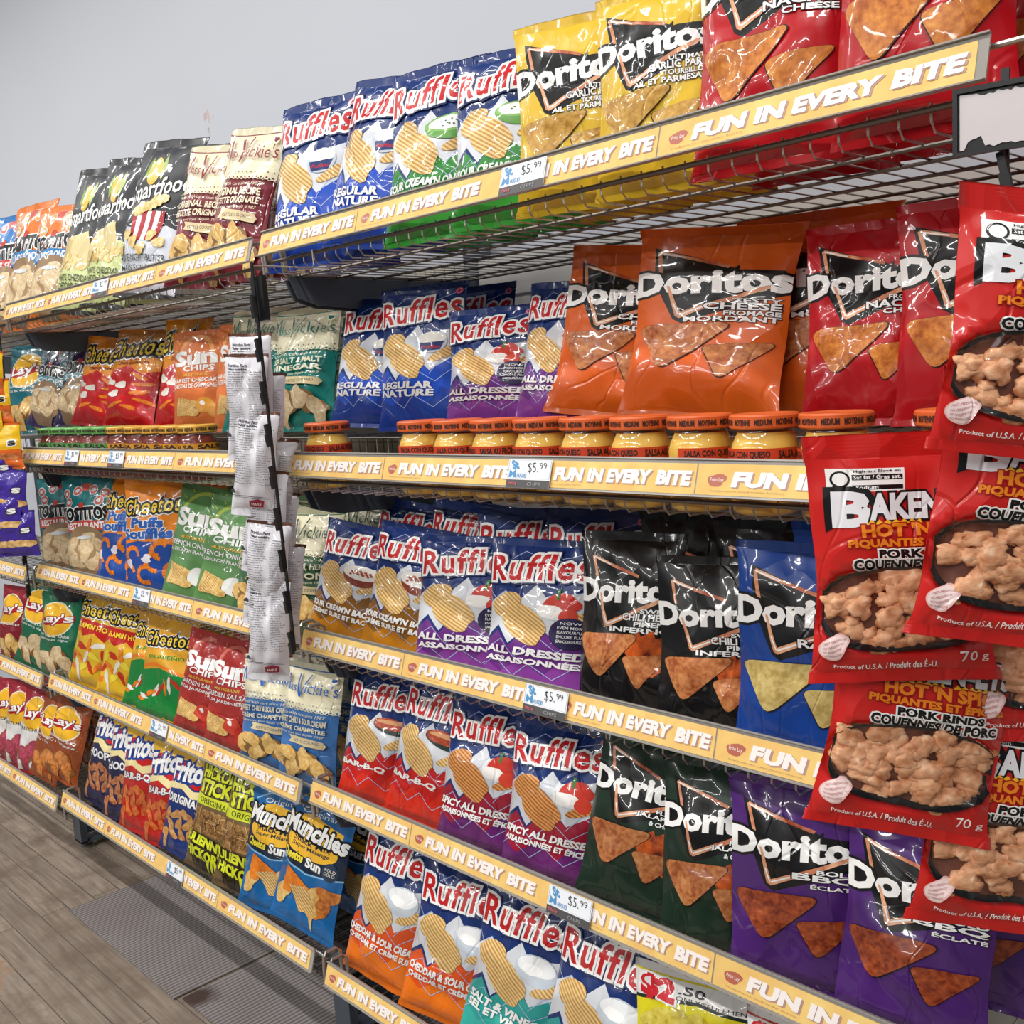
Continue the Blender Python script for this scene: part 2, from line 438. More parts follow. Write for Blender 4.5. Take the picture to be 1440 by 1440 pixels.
def doritos(a, tc, chips, l1, l2, l3, wide=1.0, flame=False, l4=None):
    R = chipmat('glow_edge', 'a8431c', 'f0b890', 'ffffff', scale=40)
    a.poly([(.10, .95), (.17, .66), (.30, .43), (.36, .40), (.96, .60), (.97, .66), (.55, .82)], BK)
    a.poly([(.0, .60), (.02, .73), (.3, .77), (.95, .765), (1.0, .70), (.97, .63), (.45, .655)], BK)
    a.stroke([(.145, .915), (.21, .70)], .028, R); a.stroke([(.145, .915), (.62, .79)], .03, R)
    a.stroke([(.15, .91), (.34, .862)], .012, WH)
    a.text('Doritos', (.01, .615, .99, .765), WH, bold=.045, rot=2, outs=outl((BK, .12)))
    a.poly([(.245, .665), (.265, .66), (.345, .475), (.87, .665), (.885, .645), (.345, .435), (.315, .45)], R)
    a.stroke([(.345, .458), (.60, .548)], .014, WH); a.stroke([(.338, .46), (.30, .54)], .01, WH)
    a.text(l1, (.66, .545, .95, .572), tc, bold=.03, outs=outl((BK, .08)))
    a.text(l2, (.50, .495, .95, .54), tc, bold=.03, outs=outl((BK, .08)))
    a.text(l3, (.62, .455, .95, .485), tc, bold=.03, outs=outl((BK, .08)))
    if l4: a.text(l4, (.38, .412, .95, .446), tc, bold=.03, outs=outl((BK, .08)))
    if flame:
        F1 = chipmat('flame', '5a1208', 'e0641c', 'f3c04a', scale=60)
        a.poly([(.50, .36), (.56, .40), (.60, .385), (.68, .425), (.70, .39), (.80, .435), (.82, .38), (.92, .41), (.89, .33), (.97, .33), (.92, .27), (.98, .22), (.8, .12), (.6, .2)], F1)
    sh = film('1a0f0c')
    a.tri([(.035, .382), (.715, .408), (.28, .063)], sh); a.tri([(.50, .25), (.975, .287), (.645, .013)], sh)
    a.tri([(.508, .25), (.968, .285), (.648, .02)], chips); a.tri([(.04, .38), (.705, .405), (.275, .07)], chips)
def ruffles(a, c, c2, lines, bowl='w', extra=None, spicy=False):
    NAVY = film('15306e'); LN = film('aebfe6')
    SIL = film('d5d9e0')
    a.poly([(0, .30), (.16, .40), (.30, .27), (.52, .46), (.7, .33), (1, .47), (1, .70), (.62, .62), (.52, .72), (.36, .58), (.2, .66), (0, .55)], SIL)
    a.poly([(0, 0), (1, 0), (1, .47), (.7, .33), (.52, .44), (.30, .25), (.16, .36), (0, .27)], c)
    a.poly([(0, 0), (1, 0), (1, .12), (.8, .20), (.62, .05), (.42, .16), (.22, .05), (0, .13)], c2)
    for pts in ([(0, .95), (.2, .88), (.35, .97), (.6, .90), (1, .99)], [(0, .86), (.12, .80), (.25, .86)], [(.75, .80), (.9, .86), (1, .8)],
                [(0, .66), (.1, .60), (.2, .66), (.30, .60)], [(.05, .22), (.22, .30), (.36, .17), (.55, .34), (.75, .24), (.98, .37)],
                [(0, .08), (.15, .16), (.35, .03), (.5, .13), (.7, .03), (.9, .14), (1, .1)], [(.7, .3), (.82, .42), (.98, .36)]):
        a.stroke(pts, .007, LN)
    K = RIDGE2 if spicy else RIDGE
    a.blob(.40, .44, .30, .16, K, rot=-38, seed=5, j=.16)
    a.blob(.24, .56, .17, .13, K, rot=20, seed=2, j=.1)
    a.blob(.84, .47, .17, .06, K, rot=30, seed=8, j=.1)
    g = film('c6d0da', .15)
    if bowl == 'w':
        a.ell(.70, .565, .17, g, .13); a.ell(.70, .60, .155, film('f4f2ea'), .07); a.poly([(.56, .56), (.84, .57), (.80, .50), (.60, .49)], film('22356f'))
        a.text('Ruffles', (.60, .515, .80, .54), RED, bold=.02)
    elif bowl == 'g':
        a.ell(.72, .60, .25, film('5f9a44'), .17, a0=180, a1=360); a.ell(.72, .60, .25, film('7fb55c'), .09); a.ell(.72, .603, .215, film('eef0ee'), .07)
        for i in range(9): a.ell(.62+.024*i, .60+.02*math.sin(i*2.4), .012, film('2c5a2a'), .008, n=6)
    elif bowl == 'p':
        a.ell(.70, .56, .16, film('e3e6ea'), .13); a.blob(.76, .60, .14, .11, film('c63426'), seed=3, j=.2); a.blob(.66, .53, .11, .075, film('f3f1ec'), seed=4)
        a.stroke([(.72, .62), (.73, .70)], .03, film('3c7a34')); a.blob(.82, .50, .08, .08, film('d3422e'), seed=6)
    elif bowl == 'b':
        a.ell(.70, .60, .24, film('8a3a26'), .2, a0=180, a1=360); a.ell(.70, .60, .24, film('f2eee6'), .1)
        for i in range(14): a.ell(.56+.28*((i*37) % 14)/14, .60+.045*(((i*53) % 14)/14-.5), .02, MEAT, .016, n=7)
    elif bowl == 'q':
        a.ell(.72, .60, .25, film('2c3a34'), .09, rot=-8); a.blob(.70, .625, .23, .08, MEAT, seed=9); a.blob(.72, .645, .2, .03, film('d8a070'), seed=3)
    elif bowl == 'n':
        a.ell(.70, .57, .2, g, .16); a.ell(.70, .60, .18, film('f0f3f5'), .1); a.blob(.66, .57, .09, .06, film('ffffff'), seed=7)
    if extra:
        a.ell(.84, .38, .17, film('2a2148')); a.ell(.84, .38, .155, film('3b2f63')); a.ell(.84, .38, .148, film('2a2148'))
        for i, t in enumerate(('NOW', 'EVEN MORE', 'FLAVOURFUL', 'ENCORE PLUS', 'SAVOUREUSES')):
            a.text(t, (.76-.02*(i > 0), .445-.033*i, .92+.02*(i > 0), .465-.033*i), WH, bold=.01)
    a.text('Ruffles', (.05, .755, .95, .94), film('c0161c'), bold=.02, rot=4, shear=.12, sp=1.12, outs=outl((film('0f2258'), .135), (WH, .09)))
    y = .245
    for t in lines:
        a.text(t, (.06, y-.052, .97 if len(t) > 9 else .70, y), WH, bold=.045, shear=.25, rot=-1); y -= .065
    a.ell(.93, .975, .04, film('c0506c')); a.ell(.93, .975, .03, film('d9a0b0')); a.ell(.93, .975, .02, film('b03050'))
def vickies(a, c, cd, script, lines, chips):
    DK = film(cd)
    a.poly([(0, .64), (1, .64), (1, 1), (0, 1)], CREAM)
    for i in range(16):
        a.ell((i+.5)/16, .64, .034, CREAM, n=12); a.ell((i+.5)/16, .632, .012, film(c), n=7)
        a.ell((i+.5)/16, .672, .009, DK, n=6)
    a.stroke([(i/32, .612+.008*(i % 2)) for i in range(33)], .006, CREAM)
    sc = film(script)
    a.stroke([(.04, .77), (.095, .93), (.115, .80), (.185, .945), (.195, .79)], .018, sc); a.text('iss', (.205, .79, .33, .87), sc, bold=.0, shear=.15)
    a.stroke([(.36, .955), (.42, .745)], .034, sc); a.stroke([(.415, .745), (.545, .955)], .02, sc); a.text("ickie's", (.50, .785, .96, .895), sc, bold=.0, shear=.15)
    a.ell(.9, .93, .045, film('f6f2e2')); a.blob(.9, .93, .03, .03, film(script), seed=4, j=.35)
    a.text('Made with care since 1987', (.14, .565, .86, .592), CREAM, bold=0, shear=.3)
    y = .545
    for t in lines:
        a.text(t, (.12, y-.052, .88, y), CREAM, bold=.03, outs=outl((film(c), .06))); y -= .072
    a.text('Faites avec soin depuis 1987', (.14, y-.03, .86, y), CREAM, bold=0, shear=.3)
    a.poly([(.34, .30), (.86, .275), (.9, .31), (.86, .345), (.34, .37), (.38, .335)], film('d9c79a')); a.text('KETTLE COOKED', (.42, .31, .82, .335), film(cd), bold=.0)
    for i, (x, y, r) in enumerate(((.2, .15, .16), (.42, .1, .17), (.62, .16, .16), (.8, .08, .14), (.34, .2, .13))):
        a.blob(x, y-.008, r+.006, r*.8, film('8a6840'), seed=i, j=.2); a.blob(x, y, r, r*.78, chips, rot=i*40, seed=i, j=.2)
def sun(a, c, arc, lines, pic):
    a.ell(.52, .78, .34, film(arc), a0=0, a1=180); a.ell(.52, .78, .28, film(c), a0=0, a1=180)
    for i in range(9):
        q = math.radians(10+20*i); a.stroke([(.52+.38*math.cos(q), .78+.38*AS*math.sin(q)), (.52+.46*math.cos(q), .78+.46*AS*math.sin(q))], .022, film(arc))
    a.text('Sun', (.12, .655, .88, .82), WH, bold=.05, rot=3); a.text('CHIPS', (.30, .575, .88, .64), WH, bold=.03)
    a.text('-MULTIGRAINS-', (.28, .515, .80, .545), film('f0c04c'), bold=.02)
    y = .49
    for t in lines:
        a.text(t, (.08, y-.05, .92, y), WH, bold=.02); y -= .068
    pic(a)
def pic_sun(c1, ex):
    def f(a):
        for i in range(5):
            a.poly([(.12+.07*i, .05), (.20+.07*i, .04), (.30+.07*i, .25-.01*i), (.21+.07*i, .27-.01*i)], RIDGE if i % 2 else CRISP)
        a.blob(.72, .16, .16, .15, film(ex), seed=3); a.blob(.68, .19, .05, .04, WH, seed=5); a.blob(.86, .1, .1, .1, film(c1), seed=6)
        a.blob(.5, .08, .12, .07, CRISP, seed=9)
    return f
def cheetos(a, kind):
    Y = film('f4d23a')
    if kind == 'crunchy':
        a.poly([(0, 0), (1, 0), (1, .56), (.8, .50), (.5, .60), (.2, .50), (0, .56)], film('c4151b'))
        a.poly([(0, .55), (.2, .50), (.5, .60), (.8, .50), (1, .56), (1, .60), (.8, .54), (.5, .64), (.2, .54), (0, .6)], film('ee8a1a'))
        for i, (x, y, r) in enumerate(((.75, .47, -25), (.82, .38, 5), (.78, .28, 10), (.86, .18, -15), (.3, .12, 20), (.6, .1, -8))):
            a.blob(x, y, .16, .035, PUFF, rot=r, seed=i, j=.2)
        for x, y in ((.18, .40), (.42, .36), (.28, .25)): a.blob(x, y, .10, .07, film('e6e0d8'), seed=int(x*50), j=.3)
        a.text('CRUNCHY', (.25, .66, .8, .70), film('c4151b'), bold=.03, rot=6, outs=outl((Y, .07))); a.text('CROQUANTS', (.3, .61, .85, .65), film('7a1010'), bold=.03, rot=6)
        lo = (.02, .715, .98, .93)
    elif kind == 'puffs':
        a.poly([(0, 0), (1, 0), (1, .42), (.5, .48), (0, .40)], film('1f4a9c'))
        a.stroke([(0, .42), (.3, .47), (.7, .46), (1, .43)], .05, PUFF)
        for i, (x, y, q) in enumerate(((.25, .30, 0), (.7, .36, 40), (.85, .15, 0), (.45, .12, 80), (.12, .12, 10), (.6, .24, 60))):
            pts = [(x+.12*math.cos(math.radians(q+t)), y+.12*AS*math.sin(math.radians(q+t))) for t in range(0, 240, 20)]; a.stroke(pts, .065, PUFF)
        for x, y in ((.15, .22), (.5, .28)): a.blob(x, y, .07, .06, film('e9e4ee'), seed=int(x*40), j=.3)
        a.text('Puffs', (.24, .59, .72, .68), film('2a62b8'), bold=.05, rot=3, outs=outl((WH, .1))); a.text('Soufflés', (.10, .48, .86, .575), film('2a62b8'), bold=.05, rot=3, outs=outl((WH, .1)))
        lo = (.04, .73, .94, .88)
    elif kind == 'flamin':
        a.poly([(0, 0), (1, 0), (1, .50), (0, .46)], film('e2b62a')); a.poly([(0, .44), (.2, .52), (.35, .46), (.6, .54), (.8, .46), (1, .54), (1, .68), (0, .66)], film('b81c14'))
        for i in range(14): a.blob(.1+.8*((i*29) % 14)/14, .05+.38*((i*47) % 14)/14, .12, .05, (PUFF, film('c23018'), film('e8d23c'), film('e8e2da'))[i % 4], rot=i*35, seed=i, j=.3)
        a.text("FLAMIN' HOT", (.15, .57, .9, .63), Y, bold=.03, rot=3)
        lo = (.04, .73, .96, .88)
    else:
        a.poly([(0, 0), (1, 0), (1, .40), (.5, .46), (0, .38)], film('15883c')); a.stroke([(0, .42), (.4, .5), (1, .42)], .05, film('ef7f1a'))
        for i in range(9): a.blob(.12+.76*((i*29) % 9)/9, .06+.3*((i*47) % 9)/9, .12, .035, (PUFF, film('c23018'), film('e8e6e0'))[i % 3], rot=i*35, seed=i, j=.3)
        a.text('JALAPEÑO', (.2, .56, .9, .62), film('1c7a34'), bold=.03, rot=6, outs=outl((Y, .07)))
        lo = (.04, .72, .96, .87)
    a.text('Cheetos', lo, Y, bold=.008, rot=6, shear=.15, sp=1.1, outs=outl((WH, .16), (BK, .115)))
def tostitos(a, c, band, t1, t2, c2=None):
    a.ell(.5, .99, .1, film('c6584a'))
    for i, (x, y) in enumerate(((.12, .9), (.36, .93), (.66, .93), (.88, .88), (.2, .80), (.8, .8))):
        a.ell(x, y, .085, film('c9d6da')); a.ell(x, y, .07, film(band if c2 is None else c2)); a.blob(x, y, .04, .03, film('d9e2e4'), seed=i)
    a.text('TOSTITOS', (.04, .60, .96, .73), BK, bold=.06, outs=outl((WH, .13)))
    a.ell(.46, .76, .06, film('c23a2a'), .05)
    a.poly([(.06, .57), (.5, .59), (.94, .57), (.94, .46), (.5, .48), (.06, .46)], film(band)); a.text(t1, (.14, .49, .86, .56), WH, bold=.03)
    if t2: a.text(t2, (.34, .465, .66, .482), WH, bold=0)
    a.ell(.5, .24, .44, film('94785a'), .42)
    for i, (x, y) in enumerate(((.28, .3), (.55, .34), (.74, .25), (.38, .16), (.62, .14), (.5, .24), (.22, .18))):
        a.blob(x, y-.01, .19, .16, film('a88a66'), seed=i+2, j=.16); a.blob(x, y, .18, .15, PALE, rot=i*50, seed=i+2, j=.16)
    a.ell(.5, .395, .15, film('d9dfe2', .12), .03)
def lays(a, c, lines, pic=None, panel=False):
    if panel: a.poly([(.12, .0), (.88, .0), (.88, .74), (.12, .74)], film('ecebe8'))
    a.ell(.5, .70, .40, film('f2c230'), .36, rot=8); a.ell(.5, .70, .40, film('e9e2cc'), .36, rot=8); a.ell(.5, .70, .375, film('f0b828'), .335, rot=8)
    a.poly([(.08, .64), (.3, .60), (.6, .64), (.92, .70), (.93, .78), (.6, .735), (.3, .71), (.08, .76)], film('b3161c'))
    a.text("Lay's", (.14, .625, .88, .775), WH, bold=.03, rot=6, shear=.15, outs=outl((film('8e1016'), .09)))
    y = .50
    for t in lines: a.text(t, (.12, y-.045, .88, y), film('1c1c1c') if panel else WH, bold=.01); y -= .06
    for i, (x, y, r) in enumerate(((.25, .14, .2), (.62, .2, .22), (.78, .1, .16), (.42, .06, .16))):
        a.blob(x, y-.01, r, r*.8, film('8c5a2c'), seed=i+1, j=.12); a.blob(x, y, r*.97, r*.77, pic or CRISP, rot=i*40, seed=i+1, j=.12)
def fritos(a, c, word, bot):
    a.poly([(0, .80), (.4, .86), (.7, .80), (1, .84), (1, 1), (0, 1)], film('e0b43c')); a.poly([(0, .60), (.4, .66), (.7, .60), (1, .64), (1, .82), (.7, .78), (.4, .84), (0, .78)], RED)
    a.poly([(0, .50), (.4, .56), (.7, .50), (1, .54), (1, .62), (.7, .58), (.4, .64), (0, .58)], film('e9d9a0'))
    a.text('Fritos', (.04, .66, .96, .86), WH, bold=.04, rot=8, shear=.25, outs=outl((film('1c3f8c'), .13)))
    a.text(word, (.12, .41, .9, .49), WH, bold=.04, rot=3, outs=outl((film('20305c'), .1)))
    for i in range(10): a.blob(.14+.74*((i*31) % 10)/10, .05+.3*((i*47) % 10)/10, .12, .07, bot, rot=i*50, seed=i, j=.25)
def hickory(a):
    G = film('d8e02c')
    for s, b in (('HICKORY', (.08, .80, .92, .92)), ('STICKS', (.12, .66, .88, .785))): a.text(s, b, G, bold=.05, rot=4, outs=outl((film('2a2210'), .13)))
    a.poly([(.0, .52), (1, .56), (1, .65), (0, .62)], film('cfd832')); a.text('ORIGINAL', (.2, .555, .85, .61), film('4c5a18'), bold=.02)
    a.poly([(.05, .24), (.95, .26), (.97, .51), (.03, .49)], STICKS)
    r = random.Random(3)
    for i in range(46):
        x, y, q = r.uniform(.1, .9), r.uniform(.27, .48), r.uniform(0, 3.14); a.stroke([(x-.08*math.cos(q), y-.05*math.sin(q)), (x+.08*math.cos(q), y+.05*math.sin(q))], .014, (STICKS, film('d2ac74'), film('a8763c'))[i % 3])
    for s, b in (('JULIENNES', (.06, .12, .94, .23)), ('HICKORY', (.12, .01, .88, .11))): a.text(s, b, G, bold=.05, rot=-3, outs=outl((film('2a2210'), .13)))
def munchies(a):
    a.stroke([(.08, .86), (.3, .94), (.6, .95), (.9, .88)], .02, film('8cc4e8')); a.text('Original', (.24, .845, .74, .905), WH, bold=.0, shear=.2, rot=3)
    a.poly([(.0, .74), (.5, .80), (1, .74), (1, .42), (.5, .36), (0, .42)], film('10243e')); a.stroke([(0, .42), (.5, .36), (1, .42)], .02, film('8cc4e8'))
    a.poly([(.1, .80), (.4, .86), (.9, .80), (.9, .76), (.1, .76)], film('e8b430'))
    a.ell(.48, .60, .40, film('e8b430'), .17); a.text('Snack Mix', (.2, .60, .76, .65), film('1c2a3c'), bold=.02); a.text('Super Mélange', (.2, .545, .76, .59), film('1c2a3c'), bold=.02)
    a.text('Munchies', (.03, .655, .97, .80), WH, bold=.04, rot=-3, shear=.2, outs=outl((BK, .13)))
    a.text('Cheetos', (.08, .44, .40, .51), film('f0dc3c'), bold=.05, rot=-4, outs=outl((BK, .1))); a.text('Sun', (.46, .42, .68, .50), WH, bold=.04, outs=outl((film('3a3a3a'), .1)))
    a.ell(.82, .46, .11, film('26384e')); a.text('ROLD', (.745, .465, .895, .49), film('e0d8c0'), bold=0); a.text('GOLD', (.745, .43, .895, .456), film('e0d8c0'), bold=0)
    for i, (x, y) in enumerate(((.7, .22), (.8, .14), (.62, .1), (.85, .26), (.2, .12), (.3, .25))): a.blob(x, y, .15, .11, (CRISP, TORT['o'])[i % 2], rot=i*60, seed=i, j=.25)
    a.tri([(.22, .38), (.62, .25), (.2, .13)], PUFF, .1); a.poly([(.3, .22), (.55, .26), (.75, .07), (.5, .03)], RIDGE)
def smart(a, flavour, low, pic):
    a.poly([(0, 0), (1, 0), (1, .34), (.8, .38), (.5, .33), (.2, .37), (0, .34)], film(low))
    a.poly([(.30, .72), (.27, .84), (.33, .93), (.38, .82)], film('8fae54')); a.poly([(.56, .72), (.60, .84), (.54, .95), (.48, .82)], film('a8bf70')); a.ell(.43, .80, .09, film('dcb848'), .17)
    a.text('Smartfood', (.03, .60, .97, .73), WH, bold=.02, rot=9, shear=.3, outs=outl((film('1c1c1c'), .05)))
    if pic == 'box':
        for i in range(7): a.poly([(.30+.06*i, .26), (.36+.06*i, .26), (.375+.068*i, .48), (.305+.068*i, .48)], (film('b02a34'), WH)[i % 2])
        for i in range(12): a.blob(.34+.4*((i*29) % 12)/12, .49+.09*((i*17) % 12)/12, .07, .065, POP, seed=i, j=.25)
        for i in range(6): a.blob(.14+.75*((i*29) % 6)/6, .20+.05*(i % 3), .07, .06, POP, seed=i+20, j=.25)
    else:
        a.poly([(.10, .22), (.22, .46), (.66, .52), (.80, .34), (.72, .20)], film('dccb94')); a.poly([(.10, .22), (.22, .46), (.36, .44), (.36, .20)], film('ccb67c'))
        for i in range(10): a.blob(.12+.76*((i*29) % 10)/10, .22+.09*((i*17) % 10)/10, .07, .06, POP, seed=i, j=.25)
    y = .16
    for t in flavour: a.text(t, (.14, y-.05, .86, y), film('2c3a20'), bold=.01); y -= .065
def chesters(a):
    PC = chipmat('popcorn_cheese', 'b8a020', 'dcd060', 'ece48c', scale=120)
    a.poly([(0, .885), (1, .90), (1, 1), (0, 1)], film('e8e6e2')); a.poly([(0, .84), (.5, .89), (1, .85), (1, .91), (.5, .94), (0, .90)], film('1c2a1c')); a.poly([(0, .86), (.5, .91), (1, .87), (1, .925), (.5, .95), (0, .92)], film('e8e6e2'))
    a.text('$2', (.06, .86, .32, .985), film('cc1f2c'), bold=.06, outs=outl((WH, .12))); a.text('.50', (.35, .93, .55, .975), film('2c2c34'), bold=.02); a.text('ONLY/SEULEMENT', (.34, .895, .90, .918), film('2c2c34'), bold=.0)
    for i in range(9): a.blob(.14+.76*((i*29) % 9)/9, .73+.08*((i*17) % 9)/9, .1, .08, PC, seed=i, j=.25)
    a.poly([(0, .50), (.5, .58), (1, .50), (1, .66), (.5, .74), (0, .66)], BK)
    a.text("CHESTER'S", (.04, .53, .96, .68), WH, bold=.05, rot=-2, outs=outl((film('1a2c5a'), .12)))
    for i in range(9): a.blob(.14+.76*((i*29) % 9)/9, .14+.25*((i*17) % 9)/9, .1, .08, PC, seed=i, j=.25)
def twodollar(a):
    a.poly([(0, .86), (1, .88), (1, 1), (0, 1)], film('e8e6ea')); a.text('$2', (.05, .87, .34, .985), film('cc1f2c'), bold=.06, outs=outl((WH, .12)))
    a.text('.50', (.37, .93, .58, .975), film('2c2c34'), bold=.02); a.text('ONLY/SEULEMENT', (.36, .895, .92, .918), film('2c2c34'), bold=0)
    for i in range(9): a.blob(.14+.76*((i*29) % 9)/9, .30+.4*((i*17) % 9)/9, .12, .05, film('d8641c'), rot=40*i, seed=i, j=.25)
def A(fn, *a, **k):
    x = Art(); fn(x, *a, **k)
    x.rm = (.16, .815) if fn is doritos else (.10, .89)
    return x.get(NU, NV)
# design: (base colour, art, top seal colour, bottom seal colour, description)
DES = {
 'rufB': ('15306e', lambda: A(ruffles, film('1e4fc0'), film('1a3f9c'), ('REGULAR', 'NATURE'), 'w'), 'blue bag of ridged chips reading REGULAR NATURE'),
 'rufG': ('15306e', lambda: A(ruffles, film('2f8a34'), film('3ea03c'), ("SOUR CREAM'N ONION", 'CRÈME SURE ET OIGNON'), 'g'), 'green navy ridged chip bag showing onion dip bowl'),
 'rufP': ('15306e', lambda: A(ruffles, film('6c2f84'), film('8a3f9c'), ('ALL DRESSED', 'ASSAISONNÉES'), 'p', extra=True), 'purple navy ridged chip bag reading ALL DRESSED'),
 'rufN': ('15306e', lambda: A(ruffles, film('8a5a18'), film('c07c18'), ("SOUR CREAM'N BACON", 'CRÈME SURE ET BACON'), 'b'), 'brown navy ridged chip bag with bacon dip'),
 'rufR': ('15306e', lambda: A(ruffles, film('c8201c'), film('d8301c'), ('BAR-B-Q',), 'q'), 'red navy ridged chip bag reading BAR-B-Q'),
 'rufS': ('15306e', lambda: A(ruffles, film('a01c34'), film('6a2470'), ('SPICY ALL DRESSED', 'ASSAISONNÉES ET ÉPICÉES'), 'p', spicy=True), 'maroon navy ridged chip bag reading SPICY'),
 'rufO': ('15306e', lambda: A(ruffles, film('e2561c'), film('ea761c'), ('CHEDDAR & SOUR CREAM', 'CHEDDAR ET CRÈME SURE'), 'n'), 'orange navy ridged chip bag with white dip'),
 'rufT': ('15306e', lambda: A(ruffles, film('2aa09a'), film('35b0a4'), ('SALT & VINEGAR', 'SEL ET VINAIGRE'), 'n'), 'teal navy ridged chip bag reading VINEGAR'),
 'dorY': ('ddb62e', lambda: A(doritos, WH, TORT['p'], 'ULTIMATE', 'GARLIC PARM', 'TOURBILLON', l4='AIL ET PARMESAN'), 'yellow bag of garlic parmesan tortilla chips'),
 'dorR': ('b5121c', lambda: A(doritos, WH, TORT['o'], 'FROMAGE', 'NACHO', 'CHEESE'), 'red bag of nacho tortilla chips'),
 'dorO': ('d9601c', lambda: A(doritos, WH, TORT['k'], 'ZESTY', 'CHEESE', 'FROMAGE', l4='MORDANT'), 'orange bag of zesty cheese tortilla chips'),
 'dorK': ('101012', lambda: A(doritos, WH, TORT['k'], 'SWEET', 'CHILI HEAT', 'PIMENT', l4='INFERNO', flame=True), 'black bag of chili tortilla chips'),
 'dorC': ('173f8e', lambda: A(doritos, WH, TORT['c'], 'COOL', 'RANCH', 'COOL'), 'blue bag of ranch tortilla chips'),
 'dorJ': ('1c3024', lambda: A(doritos, WH, TORT['k'], 'FLAMAS', 'JALAPEÑO', '& CHEDDAR', flame=True), 'dark green bag of jalapeno tortilla chips'),
 'dorV': ('4c2470', lambda: A(doritos, WH, TORT['r'], 'BOLD', 'BBQ', 'ÉCLATÉ'), 'purple bag of barbecue tortilla chips'),
 'vicT': ('12857c', lambda: A(vickies, '12857c', '0c4c48', '0f6a60', ('SEA SALT & MALT', 'VINEGAR'), PALE), 'cream and teal bag of kettle chips'),
 'vicG': ('3f6b4a', lambda: A(vickies, '3f6b4a', '24402c', '2c4a30', ('SOUR CREAM, HERB', '& ONION'), CRISP), 'cream and dark green bag of kettle chips'),
 'vicM': ('7e2430', lambda: A(vickies, '7e2430', '4c141c', '8a2c34', ('ORIGINAL RECIPE', 'RECETTE ORIGINALE'), CRISP), 'cream and maroon bag of kettle chips'),
 'vicB': ('3f74b4', lambda: A(vickies, '3f74b4', '1c4684', '2c62b0', ('SWEET CHILI & SOUR CREAM', 'CRÈME CHAMPÊTRE'), CRISP), 'cream and blue bag of kettle chips'),
 'sunO': ('d9763c', lambda: A(sun, 'd9763c', 'f0a860', ('HARVEST CHEDDAR', 'CHEDDAR DE CAMPAGNE'), pic_sun('d99a4c', 'e0a040')), 'orange bag of multigrain chips'),
 'sunG': ('5f8f54', lambda: A(sun, '5f8f54', 'a8bc54', ('FRENCH ONION', "À L'OIGNON FRANÇAIS"), pic_sun('b88a58', 'eef0ea')), 'green bag of multigrain chips'),
 'sunR': ('b0302c', lambda: A(sun, 'b0302c', 'd8705c', ('GARDEN SALSA', 'SALSA JARDINIÈRE'), pic_sun('c03428', 'd04434')), 'red bag of multigrain chips'),
 'cheO': ('f09a1e', lambda: A(cheetos, 'crunchy'), 'orange and red bag of cheese sticks'),
 'puf': ('ee8c1e', lambda: A(cheetos, 'puffs'), 'orange and blue bag of cheese puffs'),
 'fla': ('d8a42c', lambda: A(cheetos, 'flamin'), 'yellow and red bag of hot cheese sticks'),
 'cjal': ('dca22a', lambda: A(cheetos, 'jal'), 'yellow and green bag of cheese sticks'),
 'tosS': ('33265c', lambda: A(tostitos, '33265c', '5a98a8', 'SCOOPS', None), 'dark purple bag of scoop corn chips'),
 'tosT': ('1f7478', lambda: A(tostitos, '1f7478', 'c2473c', 'RESTAURANT', 'STYLE', c2='c2584c'), 'teal bag of corn chips with red band'),
 'tosR': ('e07a34', lambda: A(tostitos, 'e07a34', '2f7cb8', 'ROUNDS/RONDES', None, c2='e0a040'), 'orange bag of corn chips with blue band'),
 'tosB': ('2470b4', lambda: A(tostitos, '2470b4', 'c23a30', 'BITE SIZE', None), 'bright blue bag of corn chips'),
 'smw': ('34363a', lambda: A(smart, ('WHITE CHEDDAR', 'CHEDDAR BLANC'), 'd3dd9c', 'wedge'), 'black and pale green bag of popcorn'),
 'smb': ('34363a', lambda: A(smart, ('MOVIE NIGHT BUTTER', 'MAÏS SOUFFLÉ'), 'd5d9e4', 'box'), 'black popcorn bag with red striped box'),
 'layT': ('1f6c78', lambda: A(lays, '1f6c78', ('Salt & Vinegar', 'Sel et vinaigre')), 'teal bag of potato chips'),
 'layG': ('136b48', lambda: A(lays, '136b48', ('Sour Cream & Onion', 'Crème sure et oignon'), PALE), 'green bag of sour cream potato chips'),
 'layR': ('8c1a28', lambda: A(lays, '8c1a28', ('Ketchup',)), 'dark red bag of potato chips'),
 'layK': ('9c2434', lambda: A(lays, '9c2434', ('KETCHUP',), chipmat('ketchup_crisp', '8a2434', 'c0506a', scale=120), True), 'red and white bag of ketchup chips'),
 'layQ': ('9a4a20', lambda: A(lays, '9a4a20', ('Smoked Bar-B-Q', 'BBQ à l\'ancienne'), chipmat('bbq_crisp', 'b05a20', 'e0944c', scale=120)), 'brown bag of barbecue potato chips'),
 'friH': ('2c2a4c', lambda: A(fritos, '2c2a4c', 'HOOPS', chipmat('corn_hoops', '8a4420', 'cf8a5c', scale=120)), 'dark bag of corn hoops'),
 'friB': ('c02420', lambda: A(fritos, 'c02420', 'BAR-B-Q', chipmat('corn_bbq', 'b04818', 'e07c3c', scale=120)), 'red bag of barbecue corn chips'),
 'friO': ('1c3478', lambda: A(fritos, '1c3478', 'ORIGINAL', chipmat('corn_plain', 'b07034', 'dda868', scale=120)), 'blue and red bag of original corn chips'),
 'hic': ('6e5a3c', lambda: A(hickory), 'brown potato stick bag with lime lettering'),
 'mun': ('1c68a8', lambda: A(munchies), 'bright blue bag of snack mix'),
 'che': ('d8cc1c', lambda: A(chesters), 'yellow bag of cheese popcorn'),
 'x': ('c03c24', lambda: A(twodollar), 'red and white snack bag showing $2.50'),
}
